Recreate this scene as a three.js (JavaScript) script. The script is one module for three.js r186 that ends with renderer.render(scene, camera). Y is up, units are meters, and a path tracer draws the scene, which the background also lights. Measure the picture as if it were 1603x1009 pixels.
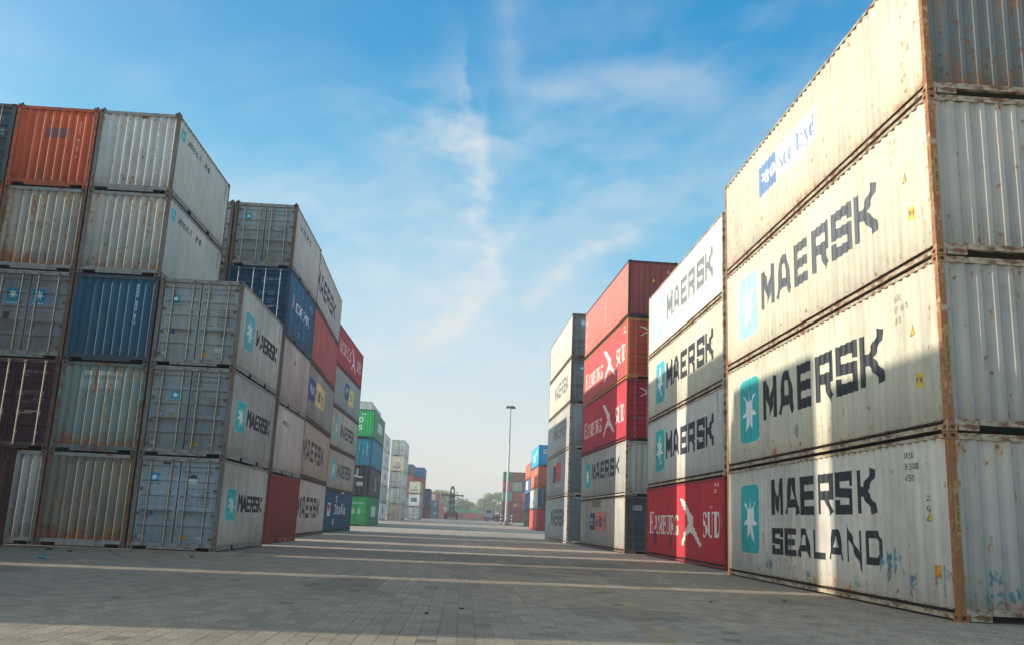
import * as THREE from 'three';
import { mergeGeometries } from 'three/addons/utils/BufferGeometryUtils.js';
import { Brush, Evaluator, SUBTRACTION } from 'three-bvh-csg';

// ---------------------------------------------------------------- camera, sky, sun, exposure
const scene = new THREE.Scene();
const camera = new THREE.PerspectiveCamera(39.43, 1024 / 644, 0.1, 4000);
camera.position.set(0, 1.1992, 0);
camera.rotation.set(0.2174, -0.0440, 0.0442, 'YXZ');
const EXPOSURE = 1.3, SUN = 4.3, SUN_TAN = 0.348, SUN_SLOPE = -0.05;
const renderer = new THREE.WebGLRenderer({ antialias: true });
renderer.setSize(1024, 644);
renderer.toneMapping = THREE.LinearToneMapping;
renderer.toneMappingExposure = EXPOSURE;
renderer.shadowMap.enabled = true;

let seed_ = 7;
const rnd = () => { seed_ = (seed_ + 0x6d2b79f5) | 0; let t = Math.imul(seed_ ^ (seed_ >>> 15), 1 | seed_); t = (t + Math.imul(t ^ (t >>> 7), 61 | t)) ^ t; return ((t ^ (t >>> 14)) >>> 0) / 4294967296; };
const reseed = (s) => { seed_ = s * 7919 + 13; };
const clamp = (x, a = 0, b = 1) => Math.min(b, Math.max(a, x)), lerp = (a, b, t) => a + (b - a) * t;
const smooth = (a, b, x) => { const t = clamp((x - a) / (b - a)); return t * t * (3 - 2 * t); };

// periodic value noise table, sampled with any frequency; fbm of three octaves baked in
const NS = 256, NT = (() => {
  const base = new Float32Array(NS * NS), out = new Float32Array(NS * NS);
  for (let i = 0; i < base.length; i++) base[i] = rnd();
  const at = (x, y, s) => {
    const n = NS / s, fx = x / s, fy = y / s, ix = Math.floor(fx), iy = Math.floor(fy);
    let a = fx - ix, b = fy - iy; a = a * a * (3 - 2 * a); b = b * b * (3 - 2 * b);
    const g = (i, j) => base[((j + n) % n) * NS + ((i + n) % n)];
    return lerp(lerp(g(ix, iy), g(ix + 1, iy), a), lerp(g(ix, iy + 1), g(ix + 1, iy + 1), a), b);
  };
  for (let y = 0; y < NS; y++) for (let x = 0; x < NS; x++) out[y * NS + x] = at(x, y, 16) * 0.5 + at(x, y, 8) * 0.27 + at(x, y, 4) * 0.15 + at(x, y, 2) * 0.08;
  return out;
})();
// x, y in noise cells (one large feature per unit); repeats every 16 units
function F(x, y) {
  x *= 16; y *= 16;
  const ix = Math.floor(x), iy = Math.floor(y), a = x - ix, b = y - iy, m = NS - 1;
  const x0 = ix & m, x1 = (ix + 1) & m, y0 = (iy & m) * NS, y1 = ((iy + 1) & m) * NS;
  return lerp(lerp(NT[y0 + x0], NT[y0 + x1], a), lerp(NT[y1 + x0], NT[y1 + x1], a), b);
}

const lin = (hex) => new THREE.Color(hex);
{
  const W = 2048, H = 1024, data = new Float32Array(W * H * 4);
  const stops = [[-90, '#9a948a'], [-0.5, '#c4c0b6'], [0, '#f8f6ec'], [3, '#f2f2ea'], [7, '#d6ebf3'], [11, '#b0dcf2'], [16, '#85caed'], [22, '#4ab1e1'], [29, '#1596d4'], [36, '#0f8bca'], [60, '#2389c2'], [90, '#2580ba']]
    .map(([e, c]) => [e, lin(c).multiplyScalar(1 / EXPOSURE)]);
  const wisps = [
    { p: [[-3.6, 25.2], [-0.5, 24.4], [0.2, 21.4], [0.1, 18.6], [0.9, 17.2], [1.1, 15.4], [-0.3, 13.3], [-1.9, 11.4]], w: 1.15, s: 0.6, one: true },
    { p: [[9.8, 18.1], [6.5, 16.4], [5.1, 14.8], [3.6, 13.9]], w: 0.5, s: 0.42 },
    { p: [[1.0, 31.4], [1.7, 28.1], [2.9, 26.0], [3.4, 24.5]], w: 0.9, s: 0.13 },
    { p: [[3.4, 26.6], [8.8, 27.8], [15.3, 27.2]], w: 1.0, s: 0.20 },
    { p: [[-16, 17.5], [-9, 18.4], [-4, 16.5]], w: 2.0, s: 0.16 },
    { p: [[-6, 15], [-4, 19], [-3, 23]], w: 1.8, s: 0.2 },
    { p: [[-9, 10.5], [-2, 10.2], [6, 11.2], [12, 10.6]], w: 1.6, s: 0.3 },
    { p: [[40, 30], [70, 26], [110, 32], [150, 24]], w: 3, s: 0.3 }, { p: [[-60, 40], [-120, 34], [-170, 44]], w: 4, s: 0.35 },
  ];
  const seg = (px, py, a, b) => { const dx = b[0] - a[0], dy = b[1] - a[1], t = clamp(((px - a[0]) * dx + (py - a[1]) * dy) / (dx * dx + dy * dy)); return [Math.hypot(px - a[0] - dx * t, py - a[1] - dy * t), t]; };
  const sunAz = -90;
  for (let r = 0; r < H; r++) {
    const el = ((r + 0.5) / H - 0.5) * 180;
    let k = 0; while (k < stops.length - 2 && el > stops[k + 1][0]) k++;
    const t = clamp((el - stops[k][0]) / (stops[k + 1][0] - stops[k][0])), c0 = stops[k][1], c1 = stops[k + 1][1];
    for (let c = 0; c < W; c++) {
      const round = ((c + 0.5) / W - 0.5) * 360;               // atan2(z, x)
      let az = round + 90; if (az > 180) az -= 360;             // 0 towards -z, + towards +x
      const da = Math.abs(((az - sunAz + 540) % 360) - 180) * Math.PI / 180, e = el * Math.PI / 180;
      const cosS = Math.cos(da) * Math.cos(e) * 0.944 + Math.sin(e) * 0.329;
      const glow = Math.exp((cosS - 1) * 7) * 1.9 + 0.10 * Math.max(0, cosS);  // strengthened around the out-of-view sun to brighten shaded walls facing it
      let col = [lerp(c0.r, c1.r, t), lerp(c0.g, c1.g, t), lerp(c0.b, c1.b, t)];
      if (el > 0) {
        let cloud = 0;
        const wx = az + (F(az * 0.10 + 3, el * 0.12) - 0.5) * 1.2 + (F(az * 0.5, el * 0.6 + 2) - 0.5) * 0.8 + (F(az * 1.6, el * 1.2 + 5) - 0.5) * 0.7, wy = el + (F(az * 0.08, el * 0.08 + 7) - 0.5) * 1.5;
        const fibre = F(az * 0.16 + el * 0.34, el * 0.42 - az * 0.10) * 0.55 + F(az * 0.5 + el * 0.9, el * 1.2 - az * 0.3) * 0.25 + F(az * 1.3 + el * 2.2, el * 2.6 - az * 0.8) * 0.20;
        for (const w of wisps) for (let i = 0; i < w.p.length - 1; i++) {
          if (Math.abs(az - w.p[i][0]) > 50) continue;
          const p0 = w.p[i], p1 = w.p[i + 1], [d] = seg(wx, wy, p0, p1), cross = (p1[0] - p0[0]) * (wy - p0[1]) - (p1[1] - p0[1]) * (wx - p0[0]);
          const wide = cross > 0 ? w.w * (w.one ? 0.8 : 1.6) : w.w * (w.one ? 3.4 : 1.6), near_ = Math.exp(-((d / (w.w * 0.75)) ** 2));
          cloud = Math.max(cloud, w.s * (0.62 * Math.exp(-((d / wide) ** 2)) * (0.25 + 1.3 * smooth(0.30, 0.70, fibre)) + 0.38 * near_ * (0.15 + 1.2 * smooth(0.28, 0.68, fibre))));
        }
        // a broad thin veil of cirrus, combed along one direction, over the sky; extra added overhead, out of view, to neutralise the shade
        const q = F(az * 0.035 + el * 0.05 + 1.3, el * 0.055 - az * 0.02 + 4), comb = F(az * 0.07 + el * 0.12, el * 0.30 - az * 0.09) * 0.6 + F(az * 0.2 + el * 0.3, el * 0.8 - az * 0.25) * 0.22 + F(az * 0.6 + el * 1.1, el * 2.0 - az * 0.7) * 0.18;
        cloud = cloud + (1 - cloud) * 0.30 * smooth(0.36, 0.72, q) * (0.2 + 1.1 * smooth(0.3, 0.72, comb)) * smooth(2, 9, el) * (1 - 0.4 * smooth(22, 31, el) + 0.4 * smooth(36, 50, el)) + 0.2 * smooth(38, 60, el);
        cloud = clamp(cloud, 0, 0.8) * smooth(0, 8, el);
        col = [lerp(col[0], 0.86 / EXPOSURE, cloud), lerp(col[1], 0.86 / EXPOSURE, cloud), lerp(col[2], 0.85 / EXPOSURE, cloud)];
        const warm = [1.0, 0.93, 0.82];
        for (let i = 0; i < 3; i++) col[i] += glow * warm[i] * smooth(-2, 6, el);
      }
      const o = (r * W + c) * 4;
      data[o] = col[0]; data[o + 1] = col[1]; data[o + 2] = col[2]; data[o + 3] = 1;
    }
  }
  const sky = new THREE.DataTexture(data, W, H, THREE.RGBAFormat, THREE.FloatType);
  sky.mapping = THREE.EquirectangularReflectionMapping; sky.magFilter = THREE.LinearFilter; sky.needsUpdate = true;
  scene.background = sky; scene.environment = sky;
}
const sun = new THREE.DirectionalLight(new THREE.Color(1.0, 0.905, 0.77), SUN);
sun.name = 'sun';
sun.position.set(-200, 200 * SUN_TAN, -200 * SUN_SLOPE - 40); sun.target.position.set(0, 0, -40);
sun.castShadow = true; sun.shadow.mapSize.set(4096, 4096); sun.shadow.radius = 1;
Object.assign(sun.shadow.camera, { left: -140, right: 140, top: 60, bottom: -60, near: 1, far: 500 });
scene.add(sun, sun.target);
scene.fog = new THREE.FogExp2(new THREE.Color(0.94, 0.93, 0.88), 0.0011);

// ---------------------------------------------------------------- helpers
const counts = {};
const numbered = (name) => { const n = counts[name] = (counts[name] ?? -1) + 1; return n ? `${name}_${String(n).padStart(3, '0')}` : name; };
function tag(o, label, category, group, kind) {
  o.userData = { label }; if (category) o.userData.category = category; if (group) o.userData.group = group; if (kind) o.userData.kind = kind;
  return o;
}
function thing(name, label, category, [x, y, z], turn = 0, group) {
  const g = new THREE.Group(); g.name = numbered(name); g.position.set(x, y, z); g.rotation.y = turn; scene.add(g);
  return tag(g, label, category, group);
}
function part(name, geo, mat, parent) {
  const m = new THREE.Mesh(geo, mat); m.name = name; m.castShadow = m.receiveShadow = true; parent.add(m); return m;
}
const geos = new Map();
const cached = (key, make) => { if (!geos.has(key)) geos.set(key, make()); return geos.get(key); };
const join = (list) => mergeGeometries(list.map((g) => (g.index ? g.toNonIndexed() : g)));
// a box whose texture coordinates are metres
function box(w, h, d, x = 0, y = 0, z = 0) {
  const g = new THREE.BoxGeometry(w, h, d).toNonIndexed(), p = g.attributes.position, n = g.attributes.normal, uv = g.attributes.uv;
  for (let i = 0; i < p.count; i++) {
    const ax = Math.abs(n.getX(i)), ay = Math.abs(n.getY(i));
    if (ax > 0.5) uv.setXY(i, p.getZ(i) + d, p.getY(i) + y); else if (ay > 0.5) { if (w > d) uv.setXY(i, p.getZ(i) + d, p.getX(i)); else uv.setXY(i, p.getX(i), p.getZ(i)); } else uv.setXY(i, p.getX(i), p.getY(i) + y);
    if (w > 2 * h && ay < 0.5 && ax < 0.5) uv.setXY(i, p.getY(i) + 0.3, p.getX(i));
    if (d > 2 * h && ax > 0.5) uv.setXY(i, p.getY(i) + 0.3, p.getZ(i));
  }
  return g.translate(x, y, z);
}
const cyl = (r, h, x, y, z, n = 8, r2 = r) => new THREE.CylinderGeometry(r2, r, h, n).toNonIndexed().translate(x, y, z);
function quadsGeo(rows, across) {   // rows: list of profile points, extruded; returns flat shaded quads
  const P = [], U = [];
  for (let i = 0; i < rows.length - 1; i++) {
    const [a, b, c, d] = across(rows[i], rows[i + 1]);
    for (const v of [a, b, c, a, c, d]) { P.push(v[0], v[1], v[2]); U.push(v[3], v[4]); }
  }
  const g = new THREE.BufferGeometry();
  g.setAttribute('position', new THREE.Float32BufferAttribute(P, 3)); g.setAttribute('uv', new THREE.Float32BufferAttribute(U, 2));
  g.computeVertexNormals(); return g;
}
// vertical corrugations: width along x, y from 0 to h, outward face z = 0, valleys at z = -depth
function corrugated(w, h, n, depth) {
  const pitch = w / n, rows = [];
  for (let i = 0; i < n; i++) { const x = -w / 2 + i * pitch; const q = -depth * 0.16 * F(i * 0.37, w); rows.push([x, q], [x + pitch * 0.26, q], [x + pitch * 0.5, -depth], [x + pitch * 0.76, -depth]); }
  rows.push([w / 2, 0]);
  return quadsGeo(rows, (p, q) => [[p[0], 0, p[1], p[0] / w + 0.5, 0], [q[0], 0, q[1], q[0] / w + 0.5, 0], [q[0], h, q[1], q[0] / w + 0.5, 1], [p[0], h, p[1], p[0] / w + 0.5, 1]]);
}
// a door leaf with five sunken horizontal panels; u0..u1 of the print of the pair of doors
function doorLeaf(w, h, u0, u1, depth = 0.042) {
  const n = 5, rows = [[0, 0], [0.09, 0]], ph = (h - 0.18) / n;
  for (let i = 0; i < n; i++) { const y = 0.09 + i * ph; rows.push([y + 0.035, 0], [y + 0.075, -depth], [y + ph - 0.075, -depth], [y + ph - 0.035, 0]); }
  rows.push([h, 0]);
  const u = (x) => lerp(u0, u1, x / w + 0.5);
  const face = quadsGeo(rows, (p, q) => [[-w / 2, p[0], p[1], u(-w / 2), p[0] / h], [w / 2, p[0], p[1], u(w / 2), p[0] / h], [w / 2, q[0], q[1], u(w / 2), q[0] / h], [-w / 2, q[0], q[1], u(-w / 2), q[0] / h]]);
  const edge = [box(0.045, h, 0.05, -w / 2 + 0.0225, h / 2, -0.022), box(0.045, h, 0.05, w / 2 - 0.0225, h / 2, -0.022)];
  for (const e of edge) { const p = e.attributes.position, t = e.attributes.uv; for (let i = 0; i < p.count; i++) t.setXY(i, u(p.getX(i)), p.getY(i) / h); }
  return join([face, ...edge]);
}

// ---------------------------------------------------------------- painted steel
const sRGB = (hex) => { const n = parseInt(hex.slice(1), 16); return [n >> 16, (n >> 8) & 255, n & 255]; };
function canvasTexture(c, repeat) {
  const t = new THREE.CanvasTexture(c); t.colorSpace = THREE.SRGBColorSpace;
  if (repeat) t.wrapS = t.wrapT = THREE.RepeatWrapping;
  return t;
}
// weather: dirt (0..1), rust (0..1 cover), low / high / ends: rust along the bottom, top and side edges
function paint(wm, hm, ppm, base, o, draw) {
  const gain = o.gain ?? 1.16, c = document.createElement('canvas'), W = Math.round(wm * ppm), H = Math.round(hm * ppm);
  c.width = W; c.height = H;
  const g = c.getContext('2d');
  g.fillStyle = base; g.fillRect(0, 0, W, H);
  if (draw) { g.save(); g.scale(W / wm, H / hm); draw(g, wm, hm); g.restore(); }
  const im = g.getImageData(0, 0, W, H), d = im.data, s = (o.seed ?? 1) * 3.717, { dirt = 0.5, rust = 0.2, low = 0.4, high = 0.15, ends = 0.3, streak = 0.5 } = o;
  for (let y = 0; y < H; y++) {
    const my = (y / H) * hm, eLow = Math.exp(-(hm - my) / 0.22) * low, eHigh = Math.exp(-my / 0.13) * high, grime = Math.exp(-(hm - my) / 0.5) * 0.22;
    for (let x = 0; x < W; x++) {
      const mx = (x / W) * wm, i = (y * W + x) * 4, e = Math.exp(-Math.min(mx, wm - mx) / 0.12) * ends;
      const n1 = F(mx * 0.45 + s, my * 0.5 + s * 1.3), n2 = F(mx * 3.1 + s, my * 3.1), ns = F(mx * 5.5 + s * 2, my * 0.33 + s), nf = F(mx * 11 + s, my * 9);
      const L = 1 + dirt * ((n1 - 0.5) * 0.42 + (ns - 0.5) * 0.30 * streak * 2 + (n2 - 0.5) * 0.16 + (nf - 0.5) * 0.10 - grime);
      const fs = F(mx * 15 + s, my * 1.1 + s * 2);
      const v = n2 * 0.28 + ns * 0.24 + fs * 0.24 + nf * 0.24 + (n1 - 0.5) * 0.32 + (eLow + eHigh + e) * 0.36;
      const t = 0.80 - rust * 0.27, m = smooth(t, t + 0.17, v) * 0.85, halo = smooth(t - 0.16, t + 0.05, v) * 0.36;
      const rr = lerp(122, 168, nf), rg = lerp(66, 104, nf), rb = lerp(38, 62, n2);
      const warm = halo + dirt * grime * 0.6;
      for (let k = 0; k < 3; k++) {
        let q = d[i + k] * L; q = lerp(q, q * [0.95, 0.82, 0.66][k], warm); q = lerp(q, [rr, rg, rb][k], m);
        d[i + k] = clamp(q * (o.tint ?? [0.985, 0.965, 0.935])[k] * lerp(gain, 1, m), 0, 255);
      }
    }
  }
  g.putImageData(im, 0, 0);
  return c;
}
const steel = (map, roughness = 0.62) => new THREE.MeshStandardMaterial({ map, roughness, metalness: 0 });
let paintSeed = 1;
// prints share a few large sheets; each material looks at its own rectangle of a sheet
const sheets = [];
function onSheet(c) {
  const S = 2048, pad = 2; let s = null;
  for (const k of sheets) { if (k.x + c.width + pad <= S && k.y + c.height + pad <= S) { s = k; break; } if (k.y + k.row + c.height + pad <= S && c.width <= S) { k.x = 0; k.y += k.row; k.row = 0; s = k; break; } }
  if (!s) { const cv = document.createElement('canvas'); cv.width = cv.height = S; s = { cv, g: cv.getContext('2d'), x: 0, y: 0, row: 0, t: canvasTexture(cv) }; sheets.push(s); }
  s.g.drawImage(c, s.x, s.y); const t = s.t.clone(); t.repeat.set((c.width - 2) / S, (c.height - 2) / S); t.offset.set((s.x + 1) / S, 1 - (s.y + c.height - 1) / S);
  s.x += c.width + pad; s.row = Math.max(s.row, c.height + pad); return t;
}
const painted = (wm, hm, ppm, base, o, draw) => steel(onSheet(paint(wm, hm, ppm, base, { seed: ++paintSeed, ...o }, draw)));
// tiles of painted frame steel, 2 m square, repeated in metres
const frames = new Map();
function frameMat(base, rust) {
  const key = base + rust;
  if (!frames.has(key)) {
    const S = 192, c = document.createElement('canvas'); c.width = c.height = S;
    const g = c.getContext('2d'), im = g.createImageData(S, S), b = sRGB(base), s = frames.size * 2.3;
    for (let y = 0; y < S; y++) for (let x = 0; x < S; x++) {
      const u = x / S * 16, v = y / S * 16, i = (y * S + x) * 4;
      const n = F(u + s, v * 0.5 * 2 + s), st = F(u * 2 + s, v * 0.25 * 4 + 5), f = F(u * 3, v * 3 + s);
      const f2 = F(u * 6 + 2, v * 2 + s), m = smooth(0.74 - rust * 0.55, 0.93 - rust * 0.55, n * 0.40 + st * 0.25 + f * 0.15 + f2 * 0.20) * 0.92, L = 0.84 + 0.32 * f;
      const hot = rust > 0.69 && base > '#8' ? 1.16 : 0.86, r = [lerp(80, 166, f2) * hot, lerp(50, 100, f2) * hot, lerp(35, 56, n) * (hot > 1 ? 0.95 : hot)];  // rust of the sunlit nearest right posts is painted brighter
      for (let k = 0; k < 3; k++) im.data[i + k] = clamp(lerp(b[k] * L, r[k], m), 0, 255);
      im.data[i + 3] = 255;
    }
    g.putImageData(im, 0, 0);
    const t = canvasTexture(c, true); t.repeat.set(0.5, 0.5);
    frames.set(key, steel(t, 0.7));
  }
  return frames.get(key);
}
// one grey wear print shared by every plain container, tinted by its paint
const WEAR = canvasTexture(paint(6, 2.6, 56, '#f2f2f2', { dirt: 0.9, rust: 0.0, seed: 77 }));
const WEAR2 = canvasTexture(paint(2.4, 2.6, 84, '#f2f2f2', { dirt: 1.0, rust: 0.0, seed: 61, streak: 0.9 }));
const plains = new Map();
const plain = (hex, end) => { const k = hex + !!end; if (!plains.has(k)) { const m = steel(end ? WEAR2 : WEAR); m.color = lin(hex); plains.set(k, m); } return plains.get(k); };
const solid = (hex, roughness = 0.7, metalness = 0) => { const k = hex + roughness + metalness; if (!plains.has(k)) plains.set(k, new THREE.MeshStandardMaterial({ color: lin(hex), roughness, metalness })); return plains.get(k); };
const GALV = solid('#6f6c64', 0.6, 0.2), DARK = solid('#17191b', 0.9), FLOOR = solid('#241d17', 0.95), RUBBER = solid('#121314', 0.85);

// ---------------------------------------------------------------- lettering
function rounded(c, x, y, w, h, r) { c.beginPath(); c.moveTo(x + r, y); c.arcTo(x + w, y, x + w, y + h, r); c.arcTo(x + w, y + h, x, y + h, r); c.arcTo(x, y + h, x, y, r); c.arcTo(x, y, x + w, y, r); c.closePath(); }
function starLogo(c, x, y, w, h, col = '#3aa7b8', star = '#e9ecea') {
  c.fillStyle = col; rounded(c, x, y, w, h, Math.min(w, h) * 0.13); c.fill();
  c.strokeStyle = star; c.globalAlpha = 0.55; c.lineWidth = w * 0.018; c.stroke(); c.globalAlpha = 1;
  c.fillStyle = star; c.beginPath();
  for (let i = 0; i < 14; i++) { const a = -Math.PI / 2 + i * Math.PI / 7, r = (i % 2 ? 0.15 : 0.40); c.lineTo(x + w / 2 + Math.cos(a) * r * w, y + h / 2 + Math.sin(a) * r * h); }
  c.closePath(); c.fill();
}
const GLYPH = {   // strokes in a unit box
  M: [[[0.1, 1.0], [0.1, 0.0], [0.5, 0.72], [0.9, 0.0], [0.9, 1.0]]], A: [[[0.06, 1], [0.36, 0.09], [0.64, 0.09], [0.94, 1]], [[0.24, 0.69], [0.76, 0.69]]],
  E: [[[0.96, 0.1], [0.12, 0.1], [0.12, 0.9], [0.96, 0.9]], [[0.12, 0.5], [0.88, 0.5]]], R: [[[0.12, 1], [0.12, 0.1], [0.88, 0.1], [0.88, 0.53], [0.12, 0.53]], [[0.56, 0.53], [0.90, 1]]],
  S: [[[0.90, 0.34], [0.90, 0.1], [0.12, 0.1], [0.12, 0.48], [0.88, 0.52], [0.88, 0.9], [0.10, 0.9], [0.10, 0.66]]], K: [[[0.13, 0], [0.13, 1]], [[0.13, 0.5], [0.5, 0.5]], [[0.90, 0], [0.86, 0.14], [0.40, 0.5], [0.88, 0.86], [0.92, 1]]],
  L: [[[0.12, 0], [0.12, 0.9], [0.94, 0.9]]], N: [[[0.1, 1], [0.1, 0], [0.9, 1], [0.9, 0]]], D: [[[0.12, 0.1], [0.66, 0.1], [0.88, 0.3], [0.88, 0.7], [0.66, 0.9], [0.12, 0.9], [0.12, 0.05]]],
};
function blockText(c, text, x, y, w, h, col = '#1b242c', weight = 0.23) {
  const cell = w / text.length, lw = cell * 0.84;
  c.strokeStyle = col; c.lineJoin = 'miter'; c.lineCap = 'butt'; c.miterLimit = 3;
  for (let i = 0; i < text.length; i++) for (const line of GLYPH[text[i]]) {
    c.lineWidth = Math.min(weight * h, lw * 0.30); c.beginPath();
    line.forEach(([px, py], k) => c[k ? 'lineTo' : 'moveTo'](x + i * cell + px * lw, y + py * h));
    c.stroke();
  }
}
function words(c, text, x, y, w, h, col, font = 'sans-serif', weight = 'bold') {
  c.save(); c.font = `${weight} 100px ${font}`; c.fillStyle = col; c.textBaseline = 'alphabetic';
  const m = c.measureText(text).width; c.translate(x, y + h); c.scale(w / m, h / 73); c.fillText(text, 0, 0); c.restore();
}
function upright(c, text, x, y, size, col, step = 1.08) { for (let i = 0; i < text.length; i++) words(c, text[i], x, y + i * size * step, size * 0.62, size * 0.85, col); }
// a gliding bird shape as on the red containers
function birdMark(c, x, y, w, h, col) {
  const p = [[0, 0.02], [0.2, 0.06], [0.42, 0.26], [0.55, 0.38], [0.66, 0.40], [0.60, 0.56], [0.78, 0.72], [1.0, 0.96], [0.93, 1.0], [0.62, 0.76], [0.48, 0.72], [0.30, 0.80], [0.16, 1.0], [0.06, 0.99], [0.20, 0.74], [0.42, 0.54], [0.30, 0.34], [0.10, 0.16]];
  c.fillStyle = col; c.beginPath(); p.forEach(([a, b], i) => c[i ? 'lineTo' : 'moveTo'](x + a * w, y + b * h)); c.closePath(); c.fill();
}
function codes(c, x, y, w, col, lines, lh = 0.1) { lines.forEach((t, i) => words(c, t, x, y + i * lh * 1.35, Math.min(w, t.length * lh * 0.62), lh * 0.8, col)); }
function triangleMark(c, x, y, s) { c.fillStyle = '#d9b53a'; c.beginPath(); c.moveTo(x, y + s); c.lineTo(x + s * 0.9, y + s); c.lineTo(x + s * 0.5, y); c.closePath(); c.fill(); c.strokeStyle = '#5c4a16'; c.lineWidth = s * 0.07; c.stroke(); }
const labelPlate = (c, x, y, s) => { c.fillStyle = '#d6b248'; c.fillRect(x, y, s * 0.75, s); words(c, "9'6", x + s * 0.08, y + s * 0.3, s * 0.58, s * 0.36, '#3a3320'); };

// ---------------------------------------------------------------- container builder
const CW = 2.438, DOOR_W = CW - 0.26;
const castGeo = (() => {   // corner casting with its oval holes
  const ev = new Evaluator(); ev.useGroups = false; ev.attributes = ['position', 'normal', 'uv'];
  let b = new Brush(new THREE.BoxGeometry(0.162, 0.118, 0.178)); b.updateMatrixWorld();
  const slot = (rx, ry, rz) => { const s = new Brush(new THREE.CylinderGeometry(0.033, 0.033, 0.09, 10)); s.rotation.set(rx, ry, rz); return s; };
  for (const [x, z, rx, rz, sx, sz] of [[0, 0.08, Math.PI / 2, 0, 1.35, 1], [0, -0.08, Math.PI / 2, 0, 1.35, 1], [0.075, 0, 0, Math.PI / 2, 1, 1.35], [-0.075, 0, 0, Math.PI / 2, 1, 1.35]]) {
    const s = slot(rx, 0, rz); s.position.set(x, 0, z); s.scale.set(rx ? sx : 1, 1, rz ? sz : 1); s.updateMatrixWorld();
    b = ev.evaluate(b, s, SUBTRACTION);
  }
  return b.geometry;
})();
function endFrame(H, L, s, door) {   // header and sill at one end, z sign s
  const z = s * (L / 2 - 0.055);
  return [['header', box(CW - 0.25, door ? 0.12 : 0.10, 0.09, 0, H - 0.065, z)],
    ['sill', join([box(CW - 0.25, 0.10, 0.09, 0, 0.155, z), ...(L > 9 ? [box(0.34, 0.09, 0.085, -0.86, 0.06, z), box(0.34, 0.09, 0.085, 0.86, 0.06, z)] : [box(1.35, 0.07, 0.085, 0, 0.07, z)])])]];
}
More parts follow.
